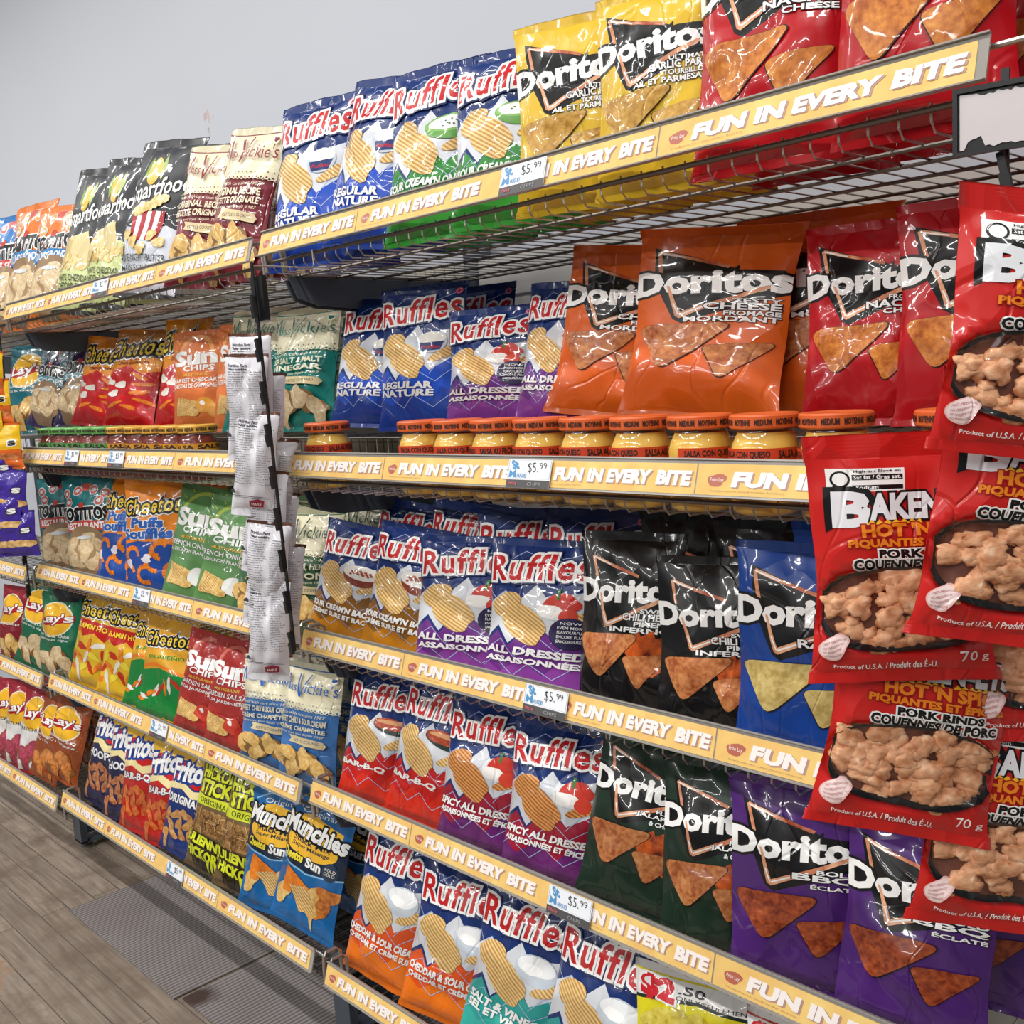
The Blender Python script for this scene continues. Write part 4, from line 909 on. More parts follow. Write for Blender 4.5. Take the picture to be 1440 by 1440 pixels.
# ------------------------------------------------------------------ chip bags
FRONT=[ # shelf, design, x, y, z, width, height, lean, yaw
 ('A1','rufB',0.036,0.054,1.365,0.175,0.290,13.7,10,0.0),
 ('A1','rufB',0.190,0.053,1.365,0.175,0.273,15.0,10,11.4),
 ('A1','rufG',0.353,0.055,1.365,0.170,0.260,11.7,10,0.0),
 ('A1','rufG',0.501,0.054,1.365,0.170,0.242,12.1,10,0.0),
 ('A1','dorY',0.626,0.058,1.365,0.160,0.238,5.0,10,-0.0),
 ('A1','dorY',0.752,0.058,1.365,0.160,0.237,5.4,10,0.0),
 ('A1','dorR',0.897,0.056,1.365,0.172,0.285,9.1,10,0),
 ('A1','dorR',1.062,0.058,1.365,0.172,0.285,6,10,0),
 ('A1','dorR',1.240,0.058,1.365,0.165,0.285,6,10,0),
 ('A2','vicT',-0.138,0.132,1.093,0.175,0.231,10.9,10,0.0),
 ('A2','rufB',0.063,0.133,1.093,0.180,0.229,15.0,10,2.7),
 ('A2','rufB',0.206,0.133,1.093,0.180,0.234,7.9,10,0.0),
 ('A2','rufP',0.368,0.131,1.093,0.165,0.185,9.6,10,0.0),
 ('A2','rufP',0.494,0.131,1.093,0.165,0.211,15.0,10,3.1),
 ('A2','dorO',0.590,0.140,1.093,0.200,0.268,14,10,10),
 ('A2','dorO',0.742,0.132,1.093,0.222,0.272,12,8,5),
 ('A2','dorO',0.860,0.205,1.093,0.200,0.255,8,10,0.0),
 ('A2','dorR',0.966,0.131,1.093,0.170,0.225,10.5,10,0.0),
 ('A2','dorR',1.081,0.131,1.093,0.165,0.230,6.8,10,0.0),
 ('A3','vicG',-0.074,0.053,0.713,0.170,0.245,14.1,10,0.0),
 ('A3','rufN',0.047,0.053,0.713,0.175,0.214,15.0,10,9.0),
 ('A3','rufN',0.206,0.053,0.713,0.175,0.222,15.0,10,6.3),
 ('A3','rufP',0.363,0.054,0.713,0.185,0.224,14.4,10,0.0),
 ('A3','rufP',0.510,0.054,0.713,0.185,0.229,13.8,10,0.0),
 ('A3','dorK',0.676,0.054,0.713,0.150,0.250,9.9,10,-0.0),
 ('A3','dorK',0.808,0.055,0.713,0.150,0.229,8.9,10,0.0),
 ('A3','dorC',0.924,0.058,0.713,0.170,0.254,6.9,10,0.0),
 ('A4','rufR',0.104,0.051,0.433,0.155,0.232,15.0,10,4.2),
 ('A4','rufR',0.232,0.051,0.433,0.155,0.239,15.0,10,11.3),
 ('A4','rufS',0.370,0.052,0.433,0.165,0.232,15.0,10,2.5),
 ('A4','rufS',0.518,0.052,0.433,0.165,0.228,15.0,10,2.1),
 ('A4','dorJ',0.661,0.052,0.433,0.160,0.244,15.0,10,9.4),
 ('A4','dorJ',0.797,0.052,0.433,0.160,0.240,14.2,10,0.0),
 ('A4','dorV',0.910,0.055,0.433,0.165,0.244,9.6,10,0.0),
 ('A4','dorV',1.041,0.052,0.433,0.165,0.228,15.0,10,1.8),
 ('A5','rufO',0.082,0.053,0.102,0.180,0.276,15.0,10,6.3),
 ('A5','rufO',0.258,0.053,0.102,0.180,0.258,15.0,10,8.8),
 ('A5','rufT',0.400,0.054,0.102,0.185,0.267,15.0,10,7.9),
 ('A5','rufT',0.564,0.054,0.102,0.185,0.270,15.0,10,7.8),
 ('A5','che',0.748,0.054,0.102,0.190,0.267,15.0,10,0.0),
 ('A5','x',0.910,0.053,0.102,0.180,0.267,15.0,10,0.0),
 ('B1','tosB',-1.421,0.055,1.365,0.190,0.330,13.8,10,0.0),
 ('B1','tosR',-1.276,0.056,1.365,0.200,0.337,13.7,10,0.0),
 ('B1','tosR',-1.077,0.055,1.365,0.200,0.303,14.9,10,0.0),
 ('B1','smw',-0.939,0.053,1.365,0.180,0.352,15.0,10,8.4),
 ('B1','smw',-0.779,0.053,1.365,0.180,0.344,15.0,10,11.0),
 ('B1','smb',-0.579,0.057,1.365,0.220,0.340,15.0,10,11.5),
 ('B1','vicM',-0.348,0.052,1.365,0.165,0.285,15.0,10,14.0),
 ('B1','vicM',-0.212,0.052,1.365,0.165,0.288,15.0,10,14.0),
 ('B2','layT',-1.561,0.133,1.093,0.180,0.265,12.1,10,-0.0),
 ('B2','tosS',-1.417,0.135,1.093,0.205,0.272,15.0,10,9.8),
 ('B2','tosS',-1.221,0.135,1.093,0.205,0.273,15.0,10,11.0),
 ('B2','cheO',-1.096,0.135,1.093,0.210,0.276,15.0,10,14.0),
 ('B2','cheO',-0.898,0.135,1.093,0.210,0.269,15.0,10,4.4),
 ('B2','cheO',-0.645,0.135,1.093,0.210,0.265,15.0,10,1.9),
 ('B2','sunO',-0.534,0.131,1.093,0.165,0.217,7.0,10,-0.0),
 ('B2','sunO',-0.391,0.131,1.093,0.165,0.224,12.1,10,-0.0),
 ('B2','vicT',-0.326,0.132,1.093,0.170,0.249,13.2,10,-0.0),
 ('B3','tosT',-1.157,0.061,0.713,0.200,0.298,5.0,10,-4.0),
 ('B3','tosT',-1.001,0.061,0.713,0.200,0.292,5.0,10,-4.0),
 ('B3','puf',-0.860,0.055,0.713,0.200,0.278,15.0,10,1.1),
 ('B3','puf',-0.671,0.060,0.713,0.200,0.276,7.4,10,0.0),
 ('B3','sunG',-0.507,0.052,0.713,0.170,0.258,15.0,10,14.0),
 ('B3','sunG',-0.364,0.052,0.713,0.170,0.237,15.0,10,10.3),
 ('B3','vicG',-0.225,0.052,0.713,0.170,0.220,15.0,10,7.4),
 ('B4','layG',-1.306,0.059,0.433,0.200,0.233,8.0,10,0.0),
 ('B4','fla',-1.102,0.054,0.433,0.190,0.258,15.0,10,14.0),
 ('B4','fla',-0.930,0.054,0.433,0.190,0.258,15.0,10,9.7),
 ('B4','cjal',-0.805,0.054,0.433,0.190,0.249,15.0,10,14.0),
 ('B4','cjal',-0.707,0.054,0.433,0.190,0.241,15.0,10,2.8),
 ('B4','sunR',-0.528,0.051,0.433,0.150,0.226,15.0,10,7.0),
 ('B4','sunR',-0.399,0.051,0.433,0.150,0.232,15.0,10,1.8),
 ('B4','vicB',-0.233,0.053,0.433,0.160,0.225,13.1,10,0.0),
 ('B4','vicB',-0.102,0.053,0.433,0.160,0.231,12.2,10,0.0),
 ('B5','layQ',-1.384,0.053,0.102,0.180,0.235,15.0,10,13.9),
 ('B5','friH',-1.125,0.050,0.102,0.140,0.282,15.0,10,7.7),
 ('B5','friH',-0.995,0.050,0.102,0.140,0.282,15.0,10,2.5),
 ('B5','friB',-0.899,0.051,0.102,0.140,0.281,12.5,10,0.0),
 ('B5','friB',-0.768,0.050,0.102,0.140,0.267,15.0,10,2.7),
 ('B5','friO',-0.674,0.051,0.102,0.150,0.266,15.0,10,6.2),
 ('B5','hic',-0.536,0.051,0.102,0.155,0.265,15.0,10,7.3),
 ('B5','hic',-0.400,0.051,0.102,0.155,0.269,15.0,10,9.0),
 ('B5','mun',-0.280,0.053,0.102,0.175,0.265,15.0,10,4.1),
 ('B5','mun',-0.168,0.053,0.102,0.185,0.272,15.0,10,10.7),
 ('C4','layR',-1.656,0.054,0.433,0.150,0.230,9.5,10,0.0),
 ('C4','layG',-1.512,0.054,0.433,0.190,0.258,15.0,10,14.0),
 ('C5','layK',-1.821,0.051,0.102,0.130,0.251,11.9,10,0.0),
 ('C5','layK',-1.725,0.051,0.102,0.130,0.256,11.6,10,0.0),
 ('C5','layK',-1.619,0.049,0.102,0.130,0.255,15.0,10,2.9),
 ('C5','layQ',-1.518,0.051,0.102,0.150,0.246,15.0,10,14.0),
]

HMAX = {'2': .236, '3': .262, '4': .212, '5': .25, '1': .36}
SKIP = {'dorO': (('A2', 2), ('A2', 0)), 'cheO': (('B2', 2),)}
ROW = {'A': 'nearest bay', 'B': 'middle bay', 'C': 'farthest bay'}
ROWS = {}
for f in FRONT: ROWS.setdefault(f[0], []).append(list(f))
FIX = []
for sh, row in ROWS.items():
    lv = int(sh[1])-1; sec = {'A': 0, 'B': -1, 'C': -2}[sh[0]]
    for i, f in enumerate(row):
        pit = row[i+1][2]-f[2] if i+1 < len(row) else f[5]; pit0 = f[2]-row[i-1][2] if i else f[5]
        f[9] = max(-3.5, min(f[9], 7.5)); f[5] = min(f[5], max(1.28*pit, .11)) if f[1] not in ('dorO', 'mun') else f[5]
        th = max(.62, min(1.0, 1.02*min(pit, pit0)/f[5]))
        if lv:   # clear the shelf above
            top = ZS[lv-1]+DZ.get((sec, lv-1), 0)-.073; r_ = math.radians(abs(f[9])); z0 = f[4]+DZ.get((sec, lv), 0)+f[5]/2*math.sin(r_)+.003
            f[6] = min(f[6], (top-z0-f[5]/2*math.sin(r_))/(math.cos(r_)*math.cos(math.radians(f[7]))))
        yw = 10+max(0, min(9, 55*(f[5]/max(pit, .09)-1.08)))
        FIX.append(tuple(f[:8])+(yw if sh != 'A2' else min(yw, f[8]+3), f[9], th))
FRONT = FIX
cnt = {}
for f in FRONT: cnt[(f[0], f[1])] = cnt.get((f[0], f[1]), 0)+1
seen = {}
ORD = {1: ('',), 2: ('left of two', 'right of two'), 3: ('left of three', 'middle of three', 'right of three')}
for sh, key, x, y, z, w, h, lean, yaw, roll, th in FRONT:
    n = cnt[(sh, key)]; i = seen.get((sh, key), 0); seen[(sh, key)] = i+1
    sec = {'A': 0, 'B': -1, 'C': -2}[sh[0]]; lv = int(sh[1])-1
    d = DES[key][2]; o_ = ORD[n][i]
    where = '%s bay %s shelf' % (BAYN[sec], LEV[lv])
    lb = '%s, %s' % (d, where) + ((', '+o_) if o_ else '')
    dz = DZ.get((sec, lv), 0); grp = '%s, %s' % (d, where)
    make_bag(key, lb, grp, x, y, z+dz, w, h, lean, yaw, roll, thick=th)
    # the next bag of the same flavour behind it
    if key == 'x' or (sh[0] == 'C' and key != 'layK') or (sh, i) in SKIP.get(key, ()): continue
    k3 = 1.13 if sh == 'A3' else 1.0
    make_bag(key, '%s, %s, behind %s one' % (d, where, o_.split(' ')[0] if o_ else 'front'), grp,
             x+R_.uniform(.006, .014), y+.105, z+dz, w*.96, min(h*k3, HMAX.get(sh[1], 1)), lean*.9, yaw, roll*.9, thick=th*.85)
# ------------------------------------------------------------------ jars
def wrap(art, R, a0, a1, z0, z1, step=.012):
    T, (mi, names) = art.get(24, 1)
    th = a0+(a1-a0)*T[..., 0]; r = R+T[..., 2]*.00012
    Q = np.stack([r*np.sin(th), -r*np.cos(th), z0+(z1-z0)*T[..., 1]], -1); nn = np.stack([np.sin(th), -np.cos(th), 0*th], -1)
    return Q, nn, mi, names
def wrap_mesh(name, art, R, a0, a1, z0, z1):
    Q, nn, mi, names = wrap(art, R, a0, a1, z0, z1); k = len(Q)
    return raw_mesh(name, Q.reshape(-1, 3), np.arange(3*k).reshape(-1, 3), mi, list(names), nn.reshape(-1, 3))
RJ = .0385
def jar_meshes(kind):
    sauce = {'q': chipmat('cheese_dip', 'd9a840', 'e8bd58', scale=40, matte=True), 's': chipmat('red_salsa', '4c1410', '8a2c1c', scale=200, matte=True), 'g': chipmat('red_salsa', '', '')}[kind]
    lidc = {'q': 'd9622c', 's': 'd8a43c', 'g': '5a9c4c'}[kind]
    m = MB(); m.lathe([(.030, .002), (RJ-.004, .005), (RJ-.0022, .012), (RJ-.0022, .070), (RJ-.005, .080), (RJ-.009, .088), (.029, .090)], sauce, 30); me_s = m.mesh('sauce_mesh', True)
    m = MB(); m.lathe([(.028, 0), (RJ-.003, .001), (RJ, .008), (RJ, .072), (RJ-.003, .082), (RJ-.0075, .090), (RJ-.0075, .098)], clear('jar_glass', crk=0), 36, cap=False); me_g = m.mesh('glass_mesh', True)
    lm = plain('lid_'+kind, lidc, .35); a = Art(); a.poly([(0, 0), (1, 0), (1, 1), (0, 1)], lm)
    ink = plain('lid_ink', '2c1410', .5)
    for i in range(5): a.text('MEDIUM', (.01+.2*i, .2, .085+.2*i, .8), ink, bold=.04); a.text('MOYENNE', (.105+.2*i, .2, .19+.2*i, .8), ink, bold=.04)
    me_lt = wrap_mesh('lid_print', a, RJ-.0010, -math.pi, math.pi, .0965, .1065)
    m = MB(); m.lathe([(RJ-.003, .094), (RJ-.0012, .0955), (RJ-.0012, .1075), (RJ-.003, .1095), (RJ-.008, .1098), (RJ-.010, .1088), (.001, .1085)], lm, 36); me_l = m.mesh('lid_mesh', True)
    # join print into the lid mesh
    b = bmesh.new(); b.from_mesh(me_l); n0 = len(me_l.materials); b2 = bmesh.new(); b2.from_mesh(me_lt)
    for mm in me_lt.materials: me_l.materials.append(mm)
    for f in b2.faces: f.material_index += n0
    tmp = bpy.data.meshes.new('t'); b2.to_mesh(tmp); b.from_mesh(tmp); b.to_mesh(me_l); b.free(); b2.free()
    a = Art(); oc = {'q': 'e07a28', 's': 'e0a83c', 'g': '6fb060'}[kind]; dc = {'q': 'c8401c', 's': 'c88a1c', 'g': '4c9048'}[kind]
    a.poly([(0, 0), (1, 0), (1, 1), (0, 1)], plain('label_'+kind, oc, .4)); a.poly([(0, .72), (1, .72), (1, 1), (0, 1)], plain('labelb_'+kind, dc, .4))
    w = ('SALSA CON QUESO', 'SALSA AU FROMAGE') if kind == 'q' else ('SALSA', 'SALSA')
    a.text(w[0], (.06, .78, .46, .94), ink, bold=.04); a.text(w[1], (.52, .78, .94, .94), ink, bold=.04)
    a.poly([(.22, .50), (.66, .50), (.66, .66), (.22, .66)], plain('label_yellow', 'ecc84c', .4)); a.text('MEDIUM - MOYENNE', (.25, .53, .63, .63), ink, bold=.03)
    a.poly([(.74, .1), (.97, .1), (.97, .62), (.74, .62)], plain('tag_white', 'e4e8ee', .5))
    for i in range(4): a.text('Nutrition Facts Valeur nutritive', (.76, .50-.11*i, .95, .56-.11*i), ink, bold=0)
    for i in range(5): a.poly([(.05+.13*i, .08), (.12+.13*i, .08), (.16+.13*i, .42), (.10+.13*i, .42)], plain('labelb_'+kind, dc, .4))
    me_b = wrap_mesh('label_mesh', a, RJ+.0003, -1.9, 1.9, .026, .074)
    return me_s, me_g, me_l, me_b
JM = {k: jar_meshes(k) for k in 'qsg'}
JN = {'q': 'jar of yellow cheese dip with an orange lid', 's': 'jar of dark red salsa with a yellow lid', 'g': 'jar of dark red salsa with a green lid'}
def jar(kind, x, y, z, rz, lb, grp):
    t = thing('dip_jar', lb, 'jar', grp, loc=(x, y, z), rot=(0, 0, rz))
    for nm, me in zip(('sauce', 'glass_body', 'lid', 'paper_label'), JM[kind]): link(nm, me, t)
zj = 1.0679-.0605
XA = [.055, .305, .385, .466, .550, .634, .717, .803, .887, .971]
ONA = ['first', 'second', 'third', 'fourth', 'fifth', 'sixth', 'seventh', 'eighth', 'ninth', 'tenth']
for i, x in enumerate(XA):
    jar('q', x, .056, zj, math.radians([25, 60, 62, -25, 25, 5, 12, 75, 20, 10][i]) + .5, 'cheese dip jar with orange lid, %s from the left, nearest bay' % ONA[i] if i else 'small jar of yellow cheese dip standing alone left of a gap', 'cheese dip jars')
jar('q', 1.085, .074, zj, .6, 'small jar of yellow cheese dip, rightmost, beside the hanging red bags', 'cheese dip jars')
XB = [-1.163, -1.081, -.999, -.917, -.835, -.753, -.660, -.578, -.496, -.414]
for i, x in enumerate(XB):
    k = 'g' if i < 5 else 's'; j = i if i < 5 else i-5
    jar(k, x+.02, .056, zj, .5+R_.uniform(-.5, .7), 'red salsa jar with %s lid, %s from the left of five, middle bay' % ('green' if k == 'g' else 'yellow', ONA[j]), 'green lidded salsa jars' if k == 'g' else 'yellow lidded salsa jars')
# ------------------------------------------------------------------ pork rind bags on the right clip strip
def pork_art():
    a = Art(); r = film('c8201c')
    a.poly([(.10, .855), (.52, .85), (.52, .955), (.10, .96)], WH); K = BK
    a.poly([(.24, .905), (.51, .903), (.51, .928), (.24, .93)], K); a.poly([(.24, .862), (.51, .860), (.51, .88), (.24, .882)], K)
    a.ell(.175, .91, .055, K); a.ell(.175, .91, .042, WH); a.stroke([(.155, .885), (.125, .862)], .022, K)
    a.text('High in / Élevé en', (.25, .935, .50, .952), K, bold=.02); a.text('Sat fat / Gras sat.', (.25, .908, .50, .925), WH, bold=.02); a.text('Sodium', (.26, .864, .38, .878), WH, bold=.02)
    a.text('B', (.14, .70, .33, .845), film('e4e6ea'), bold=.05, outs=outl((K, .15))); a.text('AKEN-ETS', (.335, .725, .985, .835), film('e4e6ea'), bold=.05, outs=outl((K, .12)))
    O = film('e8841c'); DR = film('a01410')
    for (x0, x1, y) in ((.30, .60, .70), (.64, .92, .70)):
        n = 14; a.poly([(x0, y)] + [(x0+(x1-x0)*(i+.5)/n, y+(.022 if i % 2 else .006)) for i in range(n)] + [(x1, y)], film('f2b42c'))
    a.text("HOT 'N SPICY", (.28, .645, .95, .70), O, bold=.05, outs=outl((DR, .12))); a.text('PIQUANTES ET ÉPICÉES', (.2, .592, .97, .64), O, bold=.05, outs=outl((DR, .12)))
    a.text('PORK RINDS', (.36, .548, .84, .582), K, bold=.05, outs=outl((WH, .17))); a.text('COUENNES DE PORC', (.22, .500, .92, .538), K, bold=.05, outs=outl((WH, .17)))
    # black swoosh framing the window
    for (a0, a1) in ((0, 360),):
        for q in range(a0, a1, 6):
            pp = []
            for qq, k in ((q, 1.03), (q+6, 1.03), (q+6, .97), (q, .97)):
                c_, s_ = math.cos(math.radians(qq)), math.sin(math.radians(qq)); e_ = 2/2.6
                pp.append((.50+.475*k*abs(c_)**e_*(1 if c_ > 0 else -1), .305+(.195*k+(.012 if k > 1 and s_ < 0 else .004 if k > 1 else 0))*abs(s_)**e_*(1 if s_ > 0 else -1)))
            a.poly(pp, K)
    a.ell(.12, .125, .07, film('e8b8b4')); a.ell(.12, .125, .062, film('f0d8d6'))
    for i in range(4): a.text('NO PRESERVATIVES', (.075, .142-.016*i, .165, .150-.016*i), film('b06868'), bold=0)
    a.text('Product of U.S.A. / Produit des É.-U.', (.12, .045, .66, .065), WH, bold=.01); a.text('70 g', (.78, .055, .93, .095), WH, bold=.0)
    return a.get(NU, NV)
WIN = lambda u, v: (abs((u-.50)/.475))**2.6+(abs((v-.305)/.20))**2.6
def dent(u, v):
    w = WIN(u, v); return .015*np.clip((1.06-w)/.22, 0, 1)
def pork_parts(seed):
    art = pork_art() if not hasattr(pork_parts, 'a') else pork_parts.a; pork_parts.a = art
    me, P, n = pouch_mesh('pork_pouch', art, film('c8201c'), seed, D=.05, dent=dent, crisp=.8)
    P, n = surf(seed, .05, None, crisp=.8)
    me.materials.append(film('6e4030')); dk = len(me.materials)-1
    nb = NU*NV*2; mi = np.zeros(len(me.polygons), dtype=np.int32); me.polygons.foreach_get('material_index', mi)
    i, j = np.meshgrid(np.arange(NU), np.arange(NV), indexing='ij'); i = i.ravel(); j = j.ravel()
    uc = np.concatenate([(i+.33)/NU, (i+.66)/NU]); vc = np.concatenate([(j+.33)/NV, (j+.66)/NV]); ins = WIN(uc, vc) < .93
    mi[:nb][ins] = dk; me.polygons.foreach_set('material_index', mi)
    # rinds: curled lumps
    r = random.Random(seed); RM = chipmat('pork_rind', 'c07a4e', 'f0b88e', 'ffe2c6', scale=85, matte=True)
    b = bmesh.new()
    for k in range(64):
        for _ in range(40):
            u, v = r.uniform(.03, .97), r.uniform(.10, .51)
            if WIN(u, v) < .80 and .07 < u < .93: break
        q = onsurf(P, n, np.array([[[u, v]]*3]), np.array([[-r.uniform(.007, .0135)]*3]))[0][0, 0]
        rad = r.uniform(.0075, .0125); el = r.uniform(1, 1.6); ang = r.uniform(0, 3.14)
        bb = bmesh.ops.create_icosphere(b, subdivisions=3, radius=1.0); ph = [r.uniform(0, 6.3) for _ in range(5)]
        for vv in bb['verts']:
            c = vv.co.copy(); f = 1+.26*math.sin(3.1*c.x+ph[0])*math.sin(2.7*c.z+ph[1])+.15*math.sin(7*c.x+ph[2])*math.sin(6*c.z+ph[3])+.08*math.sin(13*c.y+ph[4])*math.sin(11*c.x+ph[1])+.05*math.sin(19*c.z+ph[2])*math.sin(17*c.x)
            x, y, z = c.x*f*el, c.y*f*.75, c.z*f
            vv.co = Vector((q[0]+rad*(x*math.cos(ang)-z*math.sin(ang)), q[1]+rad*y, q[2]+rad*(x*math.sin(ang)+z*math.cos(ang))))
    for vv in b.verts:
        u = min(max(vv.co.x/W0+.5, .001), .999); v = min(max(vv.co.z/H0, .001), .999)
        iu, iv = int(u*NU), int(v*NV); fu, fv = u*NU-iu, v*NV-iv
        ys = (P[iu, iv, 1]*(1-fu)+P[iu+1, iv, 1]*fu)*(1-fv)+(P[iu, iv+1, 1]*(1-fu)+P[iu+1, iv+1, 1]*fu)*fv
        vv.co.y = max(vv.co.y, ys + (.0012 if WIN(u, v) < .92 else float(dent(u, v))+.0008))
    mr_ = bpy.data.meshes.new('pork_rinds'); b.to_mesh(mr_); b.free(); mr_.materials.append(RM); mr_.polygons.foreach_set('use_smooth', [True]*len(mr_.polygons))
    # clear window on the undented skin
    a = Art(); a.poly([(.50+.478*abs(math.cos(t_))**.77*(1 if math.cos(t_) > 0 else -1), .305+.203*abs(math.sin(t_))**.77*(1 if math.sin(t_) > 0 else -1)) for t_ in [2*math.pi*(i+.5)/60 for i in range(60)]], clear('clear_window'))
    T, (mi2, nm) = a.get(NU, NV); Q, M = onsurf(P, n, T[..., :2], T[..., 2]*.0004)
    mw = raw_mesh('clear_window', Q.reshape(-1, 3), np.arange(3*len(Q)).reshape(-1, 3), mi2, list(nm), M.reshape(-1, 3))
    return me, mr_, mw, seal_mesh('pork_top_seal', film('c8201c', .35), W0, .030, True, seed), seal_mesh('pork_bottom_seal', film('c8201c', .3), W0*1.01, .014, False, seed+2)
PK_ = [pork_parts(s) for s in (11, 23, 37)]
YC = 44
PORK = [((1.251, -.175, 1.180), 9, 44, 0, 'red bag of pork rinds hanging at the top right, cut by the picture edge'),
        ((1.235, -.165, 1.053), 10, 42, 1, 'red pork rind bag at mid height on the right picture edge'),
        ((1.133, -.145, 1.010), 0, 40, 0, 'red bag of pork rinds hanging in full view, leftmost of the cluster'),
        ((1.135, -.125, .876), 11, 40, 2, 'red bag of pork rinds hanging lowest in the centre, showing 70 g'),
        ((1.190, -.062, .787), 10, 42, 1, 'red bag of pork rinds hanging lowest at the right, behind its neighbour'),
        ((1.218, -.045, .953), 4, 42, 2, 'red bag of pork rinds mostly hidden behind the others at the right edge')]
for (x, y, z), roll, yaw, vi, lb in PORK:
    t = thing('pork_rind_bag', lb, 'snack bag', 'red pork rind bags on the clip strip', loc=(x, y, z))
    t.rotation_euler = (Matrix.Rotation(math.radians(yaw), 4, 'Z') @ Matrix.Rotation(math.radians(roll), 4, 'Y') @ Matrix.Rotation(math.radians(-3), 4, 'X')).to_euler()
    me, mr_, mw, ts, bs = PK_[vi]; s = {-.175: (.83, .58, .60), -.165: (.84, .58, .64), -.145: (.85, .6, .67), -.125: (.87, .6, .68)}.get(y, (.885, .6, .70))
    t.scale = s
    for nm, mm, dz in (('pouch', me, 0), ('pork_rinds', mr_, 0), ('clear_window', mw, 0), ('top_seal', ts, H0), ('bottom_seal', bs, 0)):
        o = link(nm, mm, t); o.location = (0, 0, dz-.13)
# ------------------------------------------------------------------ clip strips
def clip_strip(x, y, z0, z1, lb, n, tilt=0, hx=0):
    t = thing('clip_strip', lb, 'clip strip', 'hanging clip strips', loc=(x, y, z1)); t.rotation_euler = (0, tilt, 0)
    m = MB(); m.box(-.0032, .0032, -.001, .001, z0-z1, .012, BLK); m.build('strip', t)
    k = MB(); k.box(-.003, .003, -.008, -.002, -.024, .006, BLK); k.box(-.004, .004, -.010, -.006, -.028, -.010, BLK); me = k.mesh('clip_mesh')
    for i in range(n):
        c = link('clip', me, t); c.location = (0, 0, -(z1-z0)*(i+.7)/n); c.rotation_euler = (0, math.radians(-12), 0)
    return t
t = clip_strip(.135, -.105, .785, 1.350, 'long black clip strip holding white backed snack packs between the bays', 9, math.radians(-2.7))
m = MB(); m.box(-.016, .016, .004, .012, -.075, -.01, BLK); m.build('hanger_plate', t); m = MB(); m.tube([(0, .001, .006), (0, .104, .006), (0, .108, .010), (0, .108, .034)], .0014, STEEL, 6); m.build('hanger_arm', t)
clip_strip(1.176, -.052, .72, 1.372, 'black clip strip behind the hanging red pork rind bags', 8)
clip_strip(-1.19, -.03, .70, 1.36, 'far black clip strip behind the yellow and purple packs', 8)
# sign
t = thing('sign_holder', 'black framed sign holder with a torn blank white label above the hanging bags', 'sign holder', loc=(1.180, -.066, 1.346)); t.rotation_euler = (0, 0, math.radians(12))
m = MB(); 
for b_ in ((-.036, .044, -.002, .002, .0215, .0255), (-.036, .044, -.002, .002, -.0255, -.0225), (-.036, -.0325, -.002, .002, -.0225, .0215), (.0405, .044, -.002, .002, -.0225, .0215), (-.0325, .0405, .0005, .002, -.0225, .0215)): m.box(*b_, BLK)
m.build('frame', t)
r = random.Random(5); pts = []
for i in range(24): pts.append((-.031+.070*i/23, -.0215+(r.uniform(0, .002) if i > 5 else r.uniform(.0, .010) if i > 1 else 0)))
for i in range(24): pts.append((.039-.070*i/23, .0205-r.uniform(0, .003)))
LBW = plain('torn_paper', 'd9d4d6', .7, noise=.12); m = MB(); tt = tessellate_polygon([[Vector((x, z, 0)) for x, z in pts]])
n_ = len(pts); m.add([(x, -.0006, z) for x, z in pts]+[(x, 0.0002, z) for x, z in pts], [tuple(f) for f in tt]+[tuple(a+n_ for a in f[::-1]) for f in tt]+[(i, (i+1) % n_, (i+1) % n_+n_, i+n_) for i in range(n_)], LBW)
m.build('torn_label', t)
# ------------------------------------------------------------------ small packs
def pack_mesh(name, art, base, W, H, D, seed, back=None):
    P, n = surf(seed, D, None, W=W, H=H, crisp=.6)
    global W0, H0
    w, h = W0, H0; W0, H0 = W, H
    s0 = surf.__defaults__; surf.__defaults__ = (s0[0], s0[1], W, H, .6)
    me, P, n = pouch_mesh(name, art, base, seed, D=D, back=back, crisp=.6)
    surf.__defaults__ = s0; W0, H0 = w, h
    return me
def back_art():
    a = Art(); K = plain('nutrition_ink', '3c3c44', .5); r = random.Random(2)
    a.poly([(0, 0), (1, 0), (1, 1), (0, 1)], film('dcdbe2', .4))
    y = .93; a.text('Nutrition Facts', (.10, .90, .55, .93), K, bold=.05); a.text('Valeur nutritive', (.10, .865, .55, .89), K, bold=.05)
    W = ('Fat / Lipides 10 g', 'Sodium 230 mg', 'Carbohydrate 22 g', 'Sugars / Sucres 2 g', 'Protein / Protéines 3 g', 'Calcium 20 mg', 'Iron / Fer 0.5 mg', 'Ingredients: corn, oil, salt')
    for i in range(24):
        y = .84-.024*i; a.text(W[i % 8], (.10, y, .10+r.uniform(.3, .46), y+.014), K, bold=.03)
        a.text(W[(i*3+2) % 8], (.62, y, .62+r.uniform(.18, .3), y+.014), K, bold=.02)
    a.blob(.14, .20, .04, .04, K, seed=3, j=.4); a.stroke([(.1, .16), (.9, .16)], .01, K); a.stroke([(.1, .145), (.9, .145)], .006, K)
    a.poly([(.50, .06), (.78, .06), (.80, .12), (.66, .14), (.52, .12)], film('8a1c34')); a.text('MAPLE', (.56, .075, .74, .10), WH, bold=0)
    return a.get(NU, NV)
BA = back_art(); BRN = film('6e4434')
WP, HP = .072, .150
WPM = [pack_mesh('pack_back', BA, film('dcdbe2', .4), WP, HP, .042, s, back=BRN) for s in (5, 8, 14)]
WSM = [seal_mesh('pack_seal_top', BRN, WP, .006, True, 1), seal_mesh('pack_seal_bottom', film('dcdbe2', .4), WP, .012, False, 2)]
